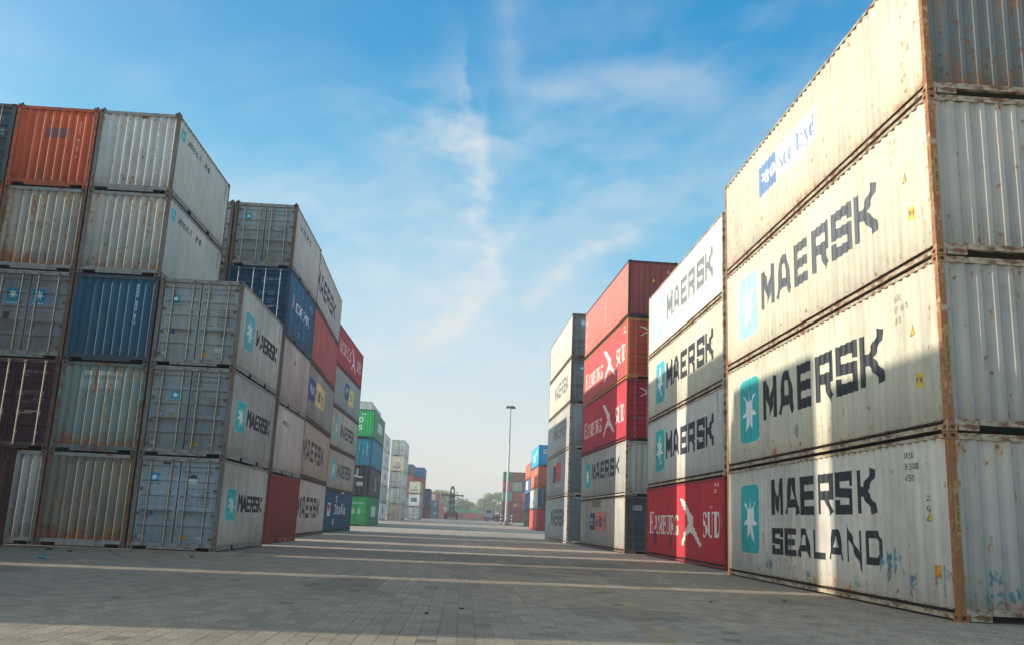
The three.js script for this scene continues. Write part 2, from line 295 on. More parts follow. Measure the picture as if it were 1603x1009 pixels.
function container(o) {
  const { x, z, y = 0, L, H, side, label, group, sideMat, endMat, frame, base, end = 'wall', lod = 0, nEnd = 8, depthEnd = 0.042, turn = 0, rodMat = GALV, rail = frame } = o;
  const cx = side === 'L' ? x - CW / 2 : x + CW / 2, face = side === 'L' ? 1 : -1;
  const t = thing('shipping_container', label, 'container', [cx, y, z - L / 2], turn, group);
  const key = `${L.toFixed(2)}|${H.toFixed(2)}`, nSide = Math.round((L - 0.24) / 0.279), backMat = plain(base), backEnd = plain(base, true);
  const pw = L - 0.25, phh = H - 0.27;
  const sideGeo = (s) => cached(`side${s}|${key}|${lod}`, () => corrugated(pw, phh, lod > 1 ? Math.round(nSide / 2) : nSide, 0.036).rotateY(s * Math.PI / 2).translate(s * (CW / 2 - 0.012), 0.19, 0));
  const endGeo = (s) => cached(`end${s}|${key}|${nEnd}`, () => corrugated(CW - 0.236, H - 0.31, nEnd, depthEnd).rotateY(s > 0 ? 0 : Math.PI).translate(0, 0.205, s * (L / 2 - 0.02)));
  part('side_panel', sideGeo(face), sideMat ?? backMat, t);
  part('side_panel', sideGeo(-face), backMat, t);
  part('end_wall', endGeo(-1), backEnd, t);
  part('roof_panel', cached('roof' + key, () => box(CW - 0.09, 0.025, L - 0.28, 0, H - 0.03, 0)), backMat, t);
  part('floor', cached('floor' + key, () => box(CW - 0.12, 0.05, L - 0.3, 0, 0.14, 0)), FLOOR, t);
  for (const s of [-1, 1]) {
    part('top_rail', cached(`top${s}|${key}`, () => box(0.055, 0.06, L - 0.36, s * (CW / 2 - 0.033), H - 0.052, 0)), rail, t);
    part('bottom_rail', cached(`low${s}|${key}`, () => {
      const X = s * (CW / 2 - 0.03);
      if (L > 9) return join([box(0.05, 0.016, L - 0.36, X, 0.184, 0), box(0.02, 0.11, L - 0.36, X - s * 0.045, 0.125, 0), box(0.05, 0.075, L - 0.36, X, 0.075, 0)]);
      const seg = [box(0.045, 0.045, L - 0.36, X, 0.168, 0)], cuts = [-L / 2 + 0.2, -1.25, -0.89, 0.89, 1.25, L / 2 - 0.2];
      for (let i = 0; i < 6; i += 2) seg.push(box(0.04, 0.11, cuts[i + 1] - cuts[i], X, 0.09, (cuts[i] + cuts[i + 1]) / 2));
      return join(seg);
    }), rail, t);
  }
  for (const sx of [-1, 1]) for (const sz of [-1, 1]) {
    part('corner_post', cached(`post${sx}${sz}|${key}`, () => box(0.112, H - 0.24, 0.115, sx * (CW / 2 - 0.06), H / 2, sz * (L / 2 - 0.062))), frame, t);
    for (const [n, yy] of [['l', 0.059], ['u', H - 0.059]]) {
      if (lod > 1) continue;
      part('corner_casting', cached(`cast${sx}${sz}${n}|${key}`, () => castGeo.clone().translate(sx * (CW / 2 - 0.081), yy, sz * (L / 2 - 0.089))), frame, t);
    }
  }
  for (const s of [-1, 1]) for (const [n, g] of endFrame(H, L, s, end === 'door')) part(n, cached(`${n}${s}|${key}|${end}`, () => g), rail, t);
  if (o.locks) for (const sx of [-1, 1]) part('twistlock', cached(`lock${sx}|${key}`, () => join([box(0.15, 0.03, 0.17, sx * (CW / 2 - 0.085), H + 0.016, L / 2 - 0.09), cyl(0.045, 0.07, sx * (CW / 2 - 0.085), H + 0.066, L / 2 - 0.09, 10, 0.022)])), DARK, t);
  if (end === 'wall') part('end_wall', endGeo(1), endMat ?? backEnd, t);
  else {
    const dw = DOOR_W / 2 - 0.022, dh = H - 0.34, y0 = 0.21, z0 = L / 2 - 0.07;
    part('door_gasket', cached('gasket' + key, () => box(DOOR_W + 0.02, dh + 0.03, 0.012, 0, y0 + dh / 2, z0 - 0.062)), DARK, t);
    for (const s of [-1, 1]) {
      const d = part('door', cached(`door${s}|${key}`, () => doorLeaf(dw, dh, s < 0 ? 0 : 0.5, s < 0 ? 0.5 : 1).translate(s * (dw / 2 + 0.018), y0, z0)), endMat ?? backEnd, t);
      if (lod > 1) continue;
      for (const k of [0.26, 0.80]) part('lock_rod', cached(`rod${s}${k}|${key}`, () => {
        const X = s * (dw + 0.018) - s * k * dw, g = [cyl(0.021, dh + 0.19, X, y0 + dh / 2 + 0.005, z0 + 0.042, 7)];
        for (const yy of [0.12, 0.34, 0.62, 0.88]) g.push(box(0.075, 0.07, 0.03, X, y0 + dh * yy, z0 + 0.02));
        for (const yy of [y0 - 0.05, y0 + dh + 0.05]) g.push(box(0.085, 0.075, 0.05, X, yy, z0 + 0.05));
        return join(g);
      }), rodMat, d);
      for (const k of [0.26, 0.80]) part('handle', cached(`handle${s}${k}|${key}`, () => { const X = s * (dw + 0.018) - s * k * dw; return join([box(0.42, 0.026, 0.016, X + (k < 0.5 ? -s : s) * 0.19, 1.03 + (k < 0.5 ? 0.05 : 0), z0 + 0.05), box(0.09, 0.10, 0.03, X, 1.05, z0 + 0.03)]); }), rodMat, d);
      part('hinge', cached(`hinge${s}|${key}`, () => join([0.06, 0.35, 0.65, 0.94].map((k) => box(0.13, 0.06, 0.035, s * (dw - 0.02), y0 + dh * k, z0 + 0.018)))), frame, d);
    }
  }
  return t;
}
const GAP = 0.012;
// a stack: shared placing, a list of levels from the ground up
function stack(c, levels) { let y = c.y ?? 0; for (const l of levels) { const H = l.H ?? c.H; container({ ...c, y, ...l, H }); y += H + GAP; } return y; }

// ---------------------------------------------------------------- ground
const rise = (z) => 0.0062 * clamp(-z - 75, 0, 187);
const BED = { x0: -16, x1: 9.6, z0: -33, z1: -6 }, PX = 0.2, PZ = 0.3;
// slow stain of the pavement, and the worn yellowish line that runs along the lane
const stain = (x, z) => { const a = F(x * 0.06 + 2, z * 0.045), b = F(x * 0.22, z * 0.13 + 4), red = smooth(-1, 6, x) * smooth(0.42, 0.7, F(x * 0.18 + 5, z * 0.14)); const l = 1 + (a - 0.5) * 0.5 + (b - 0.5) * 0.28; const oil = smooth(0.60, 0.74, F(x * 0.5 + 9, z * 0.3 + 3)) * 0.28, tyre = (smooth(0.5, 0.1, Math.abs(x + 2.1 + 0.3 * F(1, z * 0.05))) + smooth(0.5, 0.1, Math.abs(x - 0.2 + 0.3 * F(1, z * 0.05)))) * 0.10 * smooth(0.3, 0.6, F(x * 0.4, z * 0.07 + 8)), k = l * (1 - oil) * (1 - tyre); return [k * (1 + 0.12 * red), k, k * (1 - 0.07 * red)]; };
const onLine = (x, z) => smooth(0.17, 0.12, Math.abs(x - 2.25 - (-z - 9) * 0.06)) * smooth(0.30, 0.55, F(x * 0.8, z * 0.5)) * smooth(-32, -20, z);
{
  const S = 1024, nx = 16, nz = 10, c = document.createElement('canvas'); c.width = S; c.height = S;
  const cb = document.createElement('canvas'); cb.width = cb.height = S;
  const g = c.getContext('2d'), gb = cb.getContext('2d');
  g.fillStyle = '#716d66'; g.fillRect(0, 0, S, S); gb.fillStyle = '#000'; gb.fillRect(0, 0, S, S);
  reseed(5);
  for (let i = 0; i < nx; i++) for (let j = -1; j <= nz; j++) {
    const v = 147 + rnd() * 20, w = S / nx, h = S / nz, y = j * h + (i % 2 ? h / 2 : 0);
    g.fillStyle = `rgb(${v + 13},${v - 3 + rnd() * 3},${v - 22})`; g.fillRect(i * w + 1.5, y + 1.5, w - 3, h - 3);
    gb.fillStyle = '#fff'; gb.fillRect(i * w + 1.5, y + 1.5, w - 3, h - 3);
  }
  const im = g.getImageData(0, 0, S, S);
  for (let y = 0; y < S; y++) for (let x = 0; x < S; x++) { const k = 0.88 + 0.24 * F(x / S * 16, y / S * 16) + (F(x / S * 64, y / S * 64) - 0.5) * 0.15; for (let q = 0; q < 3; q++) im.data[(y * S + x) * 4 + q] *= k; }
  g.putImageData(im, 0, 0);
  const map = canvasTexture(c, true), bump = new THREE.CanvasTexture(cb); bump.wrapS = bump.wrapT = THREE.RepeatWrapping;
  const mat = new THREE.MeshStandardMaterial({ map, bumpMap: bump, bumpScale: 0.004, roughness: 0.93, vertexColors: true });
  // one sheet in cells; the cells of the paver bed lie a little lower
  const P = [], U = [], C = [];
  const xs = [-1500, -700, -300, -150, -90], zs = [-1800, -1200, -700, -450, -330];
  for (let x = -60; x <= 60; x += 2) xs.push(x === -16 ? -16 : x); xs.push(90, 150, 300, 700, 1500);
  for (let z = -270; z < 40; z += 3) zs.push(z); zs.push(40, 120, 400);
  const X = [...new Set([...xs, BED.x0, BED.x1])].sort((a, b) => a - b), Z = [...new Set([...zs, BED.z0, BED.z1])].sort((a, b) => a - b);
  const quad = (x0, x1, z0, z1, y) => { for (const [x, z] of [[x0, z1], [x1, z1], [x1, z0], [x0, z1], [x1, z0], [x0, z0]]) { P.push(x, y === undefined ? rise(z) : y, z); U.push(x / 3.2, -z / 3); const k = stain(x, z), yl = z > -32 ? onLine(x, z) : 0; C.push(k[0] * (1 + 0.15 * yl), k[1], k[2] * (1 - 0.35 * yl)); } };
  for (let i = 0; i < X.length - 1; i++) for (let j = 0; j < Z.length - 1; j++) {
    const inBed = X[i] >= BED.x0 && X[i + 1] <= BED.x1 && Z[j] >= BED.z0 && Z[j + 1] <= BED.z1;
    quad(X[i], X[i + 1], Z[j], Z[j + 1], inBed ? -0.007 : undefined);
  }
  const geo = new THREE.BufferGeometry();
  geo.setAttribute('position', new THREE.Float32BufferAttribute(P, 3)); geo.setAttribute('uv', new THREE.Float32BufferAttribute(U, 2)); geo.setAttribute('color', new THREE.Float32BufferAttribute(C, 3));
  geo.computeVertexNormals();
  const ground = part('ground', geo, mat, scene); tag(ground, 'grey block-paved container yard with a worn yellowish line along the lane', null, null, 'structure');
  // pavers one by one: the 300 that show largest as pieces, the others of the near lane as one part
  const pg = new THREE.BufferGeometry();
  { const a = PX / 2 - 0.0012, b = PZ / 2 - 0.0012, k = 0.003, q = [], f = (...v) => q.push(...v.flat());
    const t = [[-a + k, 0, b - k], [a - k, 0, b - k], [a - k, 0, -b + k], [-a + k, 0, -b + k]], m = [[-a, -k, b], [a, -k, b], [a, -k, -b], [-a, -k, -b]], l = m.map(([x, , z]) => [x, -0.02, z]);
    f(t[0], t[1], t[2], t[0], t[2], t[3]);
    for (let i = 0; i < 4; i++) { const j = (i + 1) % 4; f(m[i], m[j], t[j], m[i], t[j], t[i]); f(l[i], l[j], m[j], l[i], m[j], m[i]); }
    pg.setAttribute('position', new THREE.Float32BufferAttribute(q, 3)); pg.setAttribute('uv', new THREE.Float32BufferAttribute(q.flatMap((_, i) => (i % 3 ? [] : [q[i] * 1.6 + 0.5, q[i + 2] * 1.6 + 0.5])), 2)); pg.computeVertexNormals(); }
  const pt = document.createElement('canvas'); pt.width = pt.height = 128;
  { const h = pt.getContext('2d'), d = h.createImageData(128, 128); for (let y = 0; y < 128; y++) for (let x = 0; x < 128; x++) { const v = 214 + (F(x / 8, y / 8) - 0.5) * 70 + (F(x / 2, y / 2) - 0.5) * 60; d.data.set([v, v, v, 255], (y * 128 + x) * 4); } h.putImageData(d, 0, 0); }
  const ptex = canvasTexture(pt, true), pm = new THREE.MeshStandardMaterial({ map: ptex, roughness: 0.92 });
  const cells = [];
  reseed(9);
  for (let i = Math.round(BED.x0 / PX); i * PX < BED.x1 - PX; i++) {
    const x = (i + 0.5) * PX; if (x < BED.x0) continue;
    for (let z = BED.z0 + 0.15 + (i & 1 ? 0.15 : 0); z < BED.z1 - 0.14; z += PZ) {
      const u = x / -z; if (u < -0.64 || u > 0.82) { rnd(); continue; }
      cells.push({ x, z, h: (rnd() - 0.5) * 0.003, a: (rnd() - 0.5) * 0.010, b: (rnd() - 0.5) * 0.012, v: rnd(), r: rnd() });
    }
  }
  cells.sort((p, q) => Math.hypot(p.x, p.z) - Math.hypot(q.x, q.z));
  const tone = (p) => { const k = stain(p.x, p.z), v = 0.325 * (0.82 + 0.34 * p.v + (p.r > 0.985 ? -0.25 : 0)), yl = onLine(p.x, p.z); return new THREE.Color(v * k[0] * (1.25 + 0.10 * yl), v * k[1] * 0.97, v * k[2] * (0.68 - 0.14 * yl)); };
  const seen = cells.filter((p) => { const u = p.x / -p.z; return p.z < -8.9 - u * 0.2 && u > -0.52 && u < 0.62; });
  const near = new Set(seen.slice(0, 300)), mats = new Map();
  for (const p of near) {
    const c0 = tone(p), k = `${Math.round(c0.r * 130)},${Math.round(c0.b * 130)}`;
    if (!mats.has(k)) { const m = pm.clone(); m.color.copy(c0); mats.set(k, m); }
    const m = part(numbered('paver'), pg, mats.get(k), ground); m.position.set(p.x, p.h, p.z); m.rotation.set(p.a, 0, p.b);
  }
  const rest = cells.filter((p) => !near.has(p)), im2 = new THREE.InstancedMesh(pg, pm, rest.length), M = new THREE.Object3D();
  rest.forEach((p, i) => { M.position.set(p.x, p.h, p.z); M.rotation.set(p.a, 0, p.b); M.updateMatrix(); im2.setMatrixAt(i, M.matrix); im2.setColorAt(i, tone(p)); });
  im2.name = 'paver_field'; im2.userData.kind = 'stuff'; im2.receiveShadow = true; ground.add(im2);
}

// ---------------------------------------------------------------- right row: tall grey-white stacks
const INK = '#151d25', TEAL = '#22acb0', WHITEP = '#c9c7ba', GREYP = '#b4b7b5';
const RL = 12.192, RH = 2.896;
const fWhite = frameMat('#bba98c', 0.72), fWhite2 = frameMat('#bfb7a4', 0.5), fRail = frameMat('#aea48c', 0.60), fGrey = frameMat('#6f6d67', 0.55), fGrey2 = frameMat('#5e5b54', 0.66), fGreyRail = frameMat('#8d8e8a', 0.36), fRed = frameMat('#8e2430', 0.22), fBlue = frameMat('#17506e', 0.25), fOrange = frameMat('#b5532a', 0.5), fTeal = frameMat('#5b7475', 0.6), fMaroon = frameMat('#3d1f24', 0.35), fGreen = frameMat('#1f7a48', 0.12), fDark = frameMat('#2a2f3a', 0.2);
const panelW = (L) => L - 0.25, panelH = (H) => H - 0.27;
const rightText = (c) => { starLogo(c, 1.15, 0.42, 1.55, 1.75, TEAL); blockText(c, 'MAERSK', 3.15, 0.70, 6.95, 1.0, INK); };
const marks = (c, x, y, col = '#6b6f70') => codes(c, x, y, 1.1, col, ['MSKU', '93 48', '45G1'], 0.14);
// fine rust runs: a dark seed with a thinning streak below it; zones are [x, y, spread x, spread y, how many, length]
function runs(c, zones, sd, str = 1.25) {
  reseed(sd);
  for (const [x, y, sx, sy, n, l] of zones) for (let i = 0; i < n; i++) {
    const px = x + (rnd() - 0.5) * sx, py = y + (rnd() - 0.5) * sy, w = 0.008 + rnd() ** 2 * 0.03, len = l * (0.2 + 1.1 * rnd() ** 2), k = rnd();
    const g = c.createLinearGradient(0, py, 0, py + len); g.addColorStop(0, `rgba(${130 + k * 50},${70 + k * 30},${34 + k * 14},${Math.min(0.85, (0.22 + rnd() * 0.38) * str)})`); g.addColorStop(0.3, `rgba(176,122,70,${(0.12 + rnd() * 0.2) * str})`); g.addColorStop(1, 'rgba(180,130,80,0)');
    c.fillStyle = g; c.fillRect(px - w / 2, py, w, len);
    c.fillStyle = `rgba(${120 + k * 40},${68 + k * 24},36,${Math.min(0.9, (0.25 + 0.4 * rnd()) * str)})`; for (let j = 0; j < 4; j++) { c.beginPath(); c.ellipse(px + (rnd() - 0.5) * w * 2, py + (rnd() - 0.5) * w * 3, w * (0.2 + 0.5 * rnd()), w * (0.3 + rnd()), rnd(), 0, 7); c.fill(); }
  }
}
const r1 = (base, o, draw) => painted(panelW(RL), panelH(RH), 150, base, { gain: 0.99, tint: [0.99, 0.975, 0.95], ...o }, draw && ((c, w, h) => { draw(c, w, h); runs(c, o.runs ?? [[w / 2, h - 0.15, w, 0.25, 46, 0.2], [w - 0.3, 1.2, 0.5, 2.2, 12, 0.5], [0.2, 1.2, 0.3, 2.2, 8, 0.4]], Math.round(o.rust * 1000)); }));
const r2 = (base, o, draw) => painted(panelW(RL), panelH(RH), 84, base, { gain: 1.05, ...o }, draw);
const endP = (base, o, draw) => painted(CW - 0.236, 2.45, 110, base, { tint: [0.99, 0.96, 0.922], gain: 1.26, ...o }, (c, w, h) => { draw?.(c, w, h); if (o.rust > 0.1) { const k = o.rust; runs(c, [[w / 2, h - 0.2, w, 0.5, Math.round(60 * k), 0.35], [w / 2, 1.0, w, 1.9, Math.round(110 * k * k), 0.4], [w / 2, 0.1, w, 0.2, Math.round(30 * k), 0.5]], Math.round(k * 777) + (++paintSeed), 1 + k); } });

stack({ x: 7.6, z: -13.9, L: RL, H: 2.899, side: 'R', frame: fWhite, rail: fRail, base: '#b3b1a6', nEnd: 8, depthEnd: 0.05 }, [
  { label: 'lowest container of the nearest right stack, two lines of letters, teal splashes below', frame: frameMat('#9b8664', 0.80),
    sideMat: r1('#c3c2ba', { dirt: 0.62, rust: 0.26, runs: [[8.5, 0.42, 5.5, 0.12, 20, 0.22], [6, 2.3, 12, 0.4, 60, 0.35], [4, 1.9, 4, 1.0, 24, 0.8], [9.5, 1.8, 4, 1.6, 22, 0.9], [11.6, 1.6, 0.6, 1.8, 14, 0.7], [3, 2.0, 1.2, 0.8, 14, 0.5]], low: 0.5, ends: 0.5, high: 0.5 }, (c, w, h) => {
      starLogo(c, 1.12, 0.38, 1.5, 1.78, TEAL); blockText(c, 'MAERSK', 3.6, 0.36, 5.9, 0.82, INK); blockText(c, 'SEALAND', 3.6, 1.50, 6.1, 0.60, INK);
      marks(c, 10.55, 0.16, '#50585c'); codes(c, 11.2, 0.9, 0.5, '#50585c', ['22', 'G1'], 0.12); triangleMark(c, 11.2, 1.12, 0.19); c.fillStyle = '#c8963c'; c.fillRect(11.35, 2.0, 0.2, 0.2);
      reseed(31); for (const [x, y, n, s] of [[9.7, 2.15, 7, 0.28], [10.1, 2.0, 5, 0.16], [10.6, 2.35, 3, 0.12], [8.4, 2.42, 2, 0.1], [6.0, 2.4, 3, 0.3], [4.6, 2.35, 4, 0.6], [11.6, 2.2, 4, 0.2], [3.2, 2.2, 4, 0.4]]) for (let i = 0; i < n; i++) { const px = x + (rnd() - 0.5) * s * 1.6, py = y + (rnd() - 0.6) * s * 1.5; c.fillStyle = rnd() > 0.4 ? 'rgba(36,112,138,0.55)' : 'rgba(70,140,160,0.3)'; for (let j = 0; j < 9; j++) { c.beginPath(); c.ellipse(px + (rnd() - 0.5) * 0.1, py + (rnd() - 0.4) * 0.18, 0.006 + rnd() * 0.022, 0.012 + rnd() * 0.06, rnd() - 0.5, 0, 7); c.fill(); } }
    }),
    endMat: endP('#a9aaa6', { gain: 1.06, dirt: 0.7, rust: 0.5, low: 0.7, high: 0.4 }, (c) => { reseed(12); for (let i = 0; i < 6; i++) { const px = 0.05 + rnd() * 0.9, py = 2.0 + rnd() * 0.33; c.fillStyle = 'rgba(40,116,142,0.5)'; for (let j = 0; j < 8; j++) { c.beginPath(); c.ellipse(px + (rnd() - 0.5) * 0.1, py + (rnd() - 0.5) * 0.14, 0.008 + rnd() * 0.02, 0.015 + rnd() * 0.05, rnd() - 0.5, 0, 7); c.fill(); } } }) },
  { label: 'second container up in the nearest right stack, half in shadow, vivid teal star', sideMat: r1('#c2c0ae', { dirt: 0.6, rust: 0.22, runs: [[8.4, 2.2, 3.6, 0.4, 30, 0.2], [6, 2.45, 12, 0.2, 40, 0.15], [11.7, 1.3, 0.4, 2.3, 12, 0.5], [3.5, 2.3, 5, 0.3, 12, 0.2]], low: 0.6, ends: 0.55 }, (c) => { rightText(c); codes(c, 10.4, 0.25, 1, '#8d8370', ['MSK', '07 651', '451'], 0.15); triangleMark(c, 10.95, 0.85, 0.22); labelPlate(c, 11.1, 1.75, 0.26); c.fillStyle = '#8b8f8c'; c.beginPath(); c.moveTo(5.4, 2.0); c.lineTo(5.55, 2.18); c.lineTo(5.4, 2.36); c.lineTo(5.3, 2.18); c.fill(); }), endMat: endP('#abaca8', { gain: 1.06, dirt: 0.6, rust: 0.42, high: 0.5 }) },
  { label: 'third container up in the nearest right stack, fully sunlit, pale blue star', sideMat: r1('#c4c2b0', { dirt: 0.6, rust: 0.18, low: 0.5, ends: 0.6 }, (c) => { starLogo(c, 1.15, 0.42, 1.55, 1.75, '#9acbd2'); blockText(c, 'MAERSK', 3.15, 0.70, 6.95, 1.0, '#4b525a'); codes(c, 10.5, 0.2, 1, '#a59c88', ['MSKU', '93 4', '45'], 0.14); triangleMark(c, 10.95, 0.95, 0.22); labelPlate(c, 11.15, 1.7, 0.24); }), endMat: endP('#abaca8', { gain: 1.06, dirt: 0.65, rust: 0.4 }) },
  { label: 'topmost container of the nearest right stack, blue square and white strip', sideMat: r1('#c2c0ad', { dirt: 0.6, rust: 0.28, runs: [[6, 2.1, 6, 0.9, 60, 0.35], [2, 2.3, 4, 0.5, 40, 0.3], [9.5, 1.9, 4, 1.0, 16, 0.3], [11.5, 1.3, 0.7, 2.2, 22, 0.6], [1.2, 1.3, 1.4, 1.2, 14, 0.3], [6, 0.3, 12, 0.5, 14, 0.3]], low: 0.8, ends: 0.5 }, (c) => { c.fillStyle = '#5d82b4'; c.fillRect(3.1, 0.62, 1.35, 0.84); words(c, 'P&O', 3.2, 0.86, 1.15, 0.36, '#dfe4e4'); c.fillStyle = '#dcdfdb'; c.fillRect(4.45, 0.62, 2.75, 0.84); words(c, 'Nedlloyd', 4.55, 0.84, 2.5, 0.44, '#7890b4', 'serif'); codes(c, 9.8, 0.1, 1, '#d8dad4', ['45 R1'], 0.16); }), endMat: endP('#78848a', { dirt: 0.8, rust: 1.0, gain: 1.05, low: 0.5, high: 0.3 }) },
]);
// yellow height labels on the near posts of that stack
for (const [y, n] of [[1.7, 0], [1.3 + 2.911, 1], [1.45 + 5.822, 2]]) {
  const c = document.createElement('canvas'); c.width = 48; c.height = 320; const g = c.getContext('2d');
  g.fillStyle = '#a98a4a'; g.fillRect(0, 0, 48, 320); reseed(n + 70); for (let i = 0; i < 60; i++) { g.fillStyle = `rgba(${90 + rnd() * 50},${56 + rnd() * 30},34,${0.2 + 0.4 * rnd()})`; g.fillRect(rnd() * 48, rnd() * 320, 2 + rnd() * 7, 4 + rnd() * 26); } g.save(); g.translate(36, 300); g.rotate(-Math.PI / 2); g.font = 'bold 30px sans-serif'; g.fillStyle = '#22201a'; g.fillText("9'6\" HIGH CUBE", 6, 0); g.restore();
  const host = scene.children.filter((k) => /^shipping_container/.test(k.name))[n];
  part('height_label', cached('hl' + n, () => new THREE.PlaneGeometry(0.085, 0.85).translate(-CW / 2 + 0.08, y - host.position.y, RL / 2 + 0.0005)), steel(canvasTexture(c), 0.6), host);
}
const whiteEnd = endP('#b4b7b3', { dirt: 0.7, rust: 0.3 });
const hamburg = (c, col = '#dcd9d2', s = 1) => { words(c, 'H', 0.5, 0.92, 0.8, 0.92, col, 'serif', 'bold'); words(c, 'AMBURG', 1.35, 1.08, 4.5, 0.76, col, 'serif', 'bold'); birdMark(c, 6.05, 0.45 * s, 3.1, 1.75, col); words(c, 'SÜD', 9.3, 1.0, 2.2, 0.84, col, 'serif', 'bold'); };
stack({ x: 8.15, z: -28.3, L: RL, H: 2.9, side: 'R', frame: fWhite2, rail: fRail, base: '#adaca4', endMat: whiteEnd, lod: 1 }, [
  { label: 'bright red container on the ground in the second right stack, white bird emblem', frame: fRed, rail: fRed, base: '#8e1f2c', endMat: plain('#8e1f2c', true), sideMat: r2('#b9222f', { dirt: 0.35, rust: 0.06, low: 0.3 }, (c, w) => { hamburg(c); c.fillStyle = '#4c2a2c'; c.beginPath(); c.ellipse(1.6, 2.0, 0.42, 0.26, 0.6, 0, 7); c.fill(); c.fillRect(4.4, 1.95, 0.28, 0.36); codes(c, 10.7, 0.1, 1.2, '#d9d5ce', ['HSUD 44', '45G1'], 0.15); c.fillStyle = '#c9a13c'; c.fillRect(11.5, 1.2, 0.16, 0.2); }) },
  { label: 'light grey lettered container second up in the second right stack, above the red one', sideMat: r2('#b5b8b4', { dirt: 0.6, rust: 0.14 }, (c) => { starLogo(c, 1.5, 0.45, 1.7, 1.75, TEAL); blockText(c, 'MAERSK', 3.6, 0.72, 7.4, 1.02, INK); upright(c, 'MSKU93', 11.2, 0.1, 0.16, '#60666a'); }) },
  { label: 'cream container third up in the second right stack, crossed by a shadow edge', sideMat: r2('#bfbeae', { dirt: 0.5, rust: 0.16 }, (c) => { starLogo(c, 1.5, 0.45, 1.7, 1.75, '#3aa5b4'); blockText(c, 'MAERSK', 3.6, 0.72, 7.4, 1.02, INK); }) },
  { label: 'clean white topmost container of the second right stack, grey letters, washed-out star', sideMat: r2('#cfd0cc', { dirt: 0.22, rust: 0.03, low: 0.2 }, (c) => { starLogo(c, 1.5, 0.45, 1.6, 1.75, '#a4d0da', '#e2e6e4'); blockText(c, 'MAERSK', 3.6, 0.72, 7.4, 1.02, '#6f757a'); }) },
]);
const doorP = (base, o, draw, ppm = 110) => painted(DOOR_W, 2.4, ppm, base, o, draw);
const doorText = (c, x, col) => { codes(c, x, 0.28, 0.9, col, ['MSKU 812 447 3', '22G1'], 0.095); codes(c, x + 0.05, 0.78, 0.75, col, ['MAX. WT.  30 480 KG', '                67 200 LB', 'TARE          2 220 KG', '                  4 890 LB', 'NET         28 260 KG', '                62 310 LB', 'CU.CAP.     33.2 CU.M'], 0.062); };
stack({ x: 7.15, z: -41.8, turn: 0.041, L: RL, side: 'R', frame: fWhite2, base: '#a4a5a0', lod: 1 }, [
  { H: 2.591, end: 'door', frame: fGrey, endMat: doorP('#4b5a5e', { dirt: 0.8, rust: 0.12 }, (c) => { c.fillStyle = '#a9b4ba'; c.fillRect(0.25, 0.3, 0.45, 0.26); c.fillStyle = '#2b7c92'; c.fillRect(1.55, 0.28, 0.32, 0.3); c.fillStyle = '#9d9e8a'; c.fillRect(1.2, 2.0, 0.5, 0.09); }), label: 'lowest container of the third right stack, salmon and blue plate, dark doors', sideMat: r2('#a9aaa4', { dirt: 0.8, rust: 0.22, low: 0.9 }, (c) => { c.fillStyle = '#2d4e7c'; c.fillRect(3.1, 0.75, 1.2, 1.0); c.fillStyle = '#c9cdd0'; c.fillRect(3.35, 1.05, 0.5, 0.2); c.fillRect(3.35, 1.35, 0.6, 0.12); c.fillStyle = '#d18a72'; c.fillRect(4.3, 0.68, 3.5, 1.1); words(c, 'Nedlloyd', 4.5, 0.98, 3.0, 0.56, '#3a4d80', 'serif'); c.fillStyle = '#8a7a66'; c.fillRect(3.6, 0.0, 2.4, 0.42); }) },
  { H: 2.54, label: 'grey container second up in the third right stack, under the red ones', frame: fWhite2, endMat: endP('#9c9f9c', { dirt: 0.7, rust: 0.12 }), sideMat: r2('#a4a7a4', { dirt: 0.6, rust: 0.14 }, (c) => { starLogo(c, 1.2, 0.5, 1.5, 1.6, TEAL); blockText(c, 'MAERSK', 3.2, 0.65, 7.6, 1.0, '#2a343c'); }) },
  { H: 2.91, end: 'door', frame: fRed, base: '#8e1f2c', rodMat: solid('#a9787a', 0.5, 0.2), endMat: doorP('#ad2231', { dirt: 0.4, rust: 0.05 }, (c) => { birdMark(c, 0.5, 0.25, 0.8, 0.42, '#d9cfc8'); c.fillStyle = '#94666c'; c.fillRect(1.5, 0.75, 0.18, 0.16); codes(c, 0.9, 1.8, 1, '#b98c8c', ['HSUD 441 2'], 0.09); }), label: 'crimson container third up in the third right stack, white lettering in shadow', sideMat: r2('#b52438', { dirt: 0.4, rust: 0.04 }, (c) => hamburg(c, '#d8cbc6')) },
  { H: 2.91, end: 'door', frame: frameMat('#c07a3a', 0.3), base: '#a8402e', rodMat: solid('#b48a70', 0.5, 0.2), endMat: doorP('#bb452d', { dirt: 0.4, rust: 0.08 }, (c) => { birdMark(c, 0.45, 0.2, 1.1, 0.45, '#ded2c6'); c.fillStyle = '#8d97a6'; c.fillRect(1.45, 0.7, 0.2, 0.2); }), label: 'fourth container up in the third right stack, orange-red doors with a white bird emblem', sideMat: r2('#bd4a4a', { dirt: 0.4, rust: 0.04 }, (c) => { hamburg(c, '#e0d2cc'); birdMark(c, 11.0, 0.1, 0.6, 0.5, '#dccfc8'); }) },
  { H: 2.87, frame: fMaroon, base: '#7c2f2c', endMat: endP('#7c2f30', { dirt: 0.6, rust: 0.12 }, (c) => { triangleMark(c, 1.05, 0.72, 0.17); upright(c, 'HS 7', 1.78, 0.3, 0.2, '#b9a5a0', 1.6); }), label: 'topmost container of the third right stack, plain brownish red with small white marks', sideMat: r2('#bd6e64', { dirt: 0.35, rust: 0.06 }, (c) => { for (const y of [0.5, 1.2, 1.85]) words(c, 'HS', 0.35, y, 0.5, 0.34, '#d9c3bb'); c.fillStyle = '#c7a25a'; c.fillRect(11.3, 1.35, 0.14, 0.4); c.fillStyle = 'rgba(224,196,188,0.7)'; c.fillRect(6.2, 0.7, 0.12, 1.2); }) },  // sunlit long side painted paler than the shaded end wall
]);
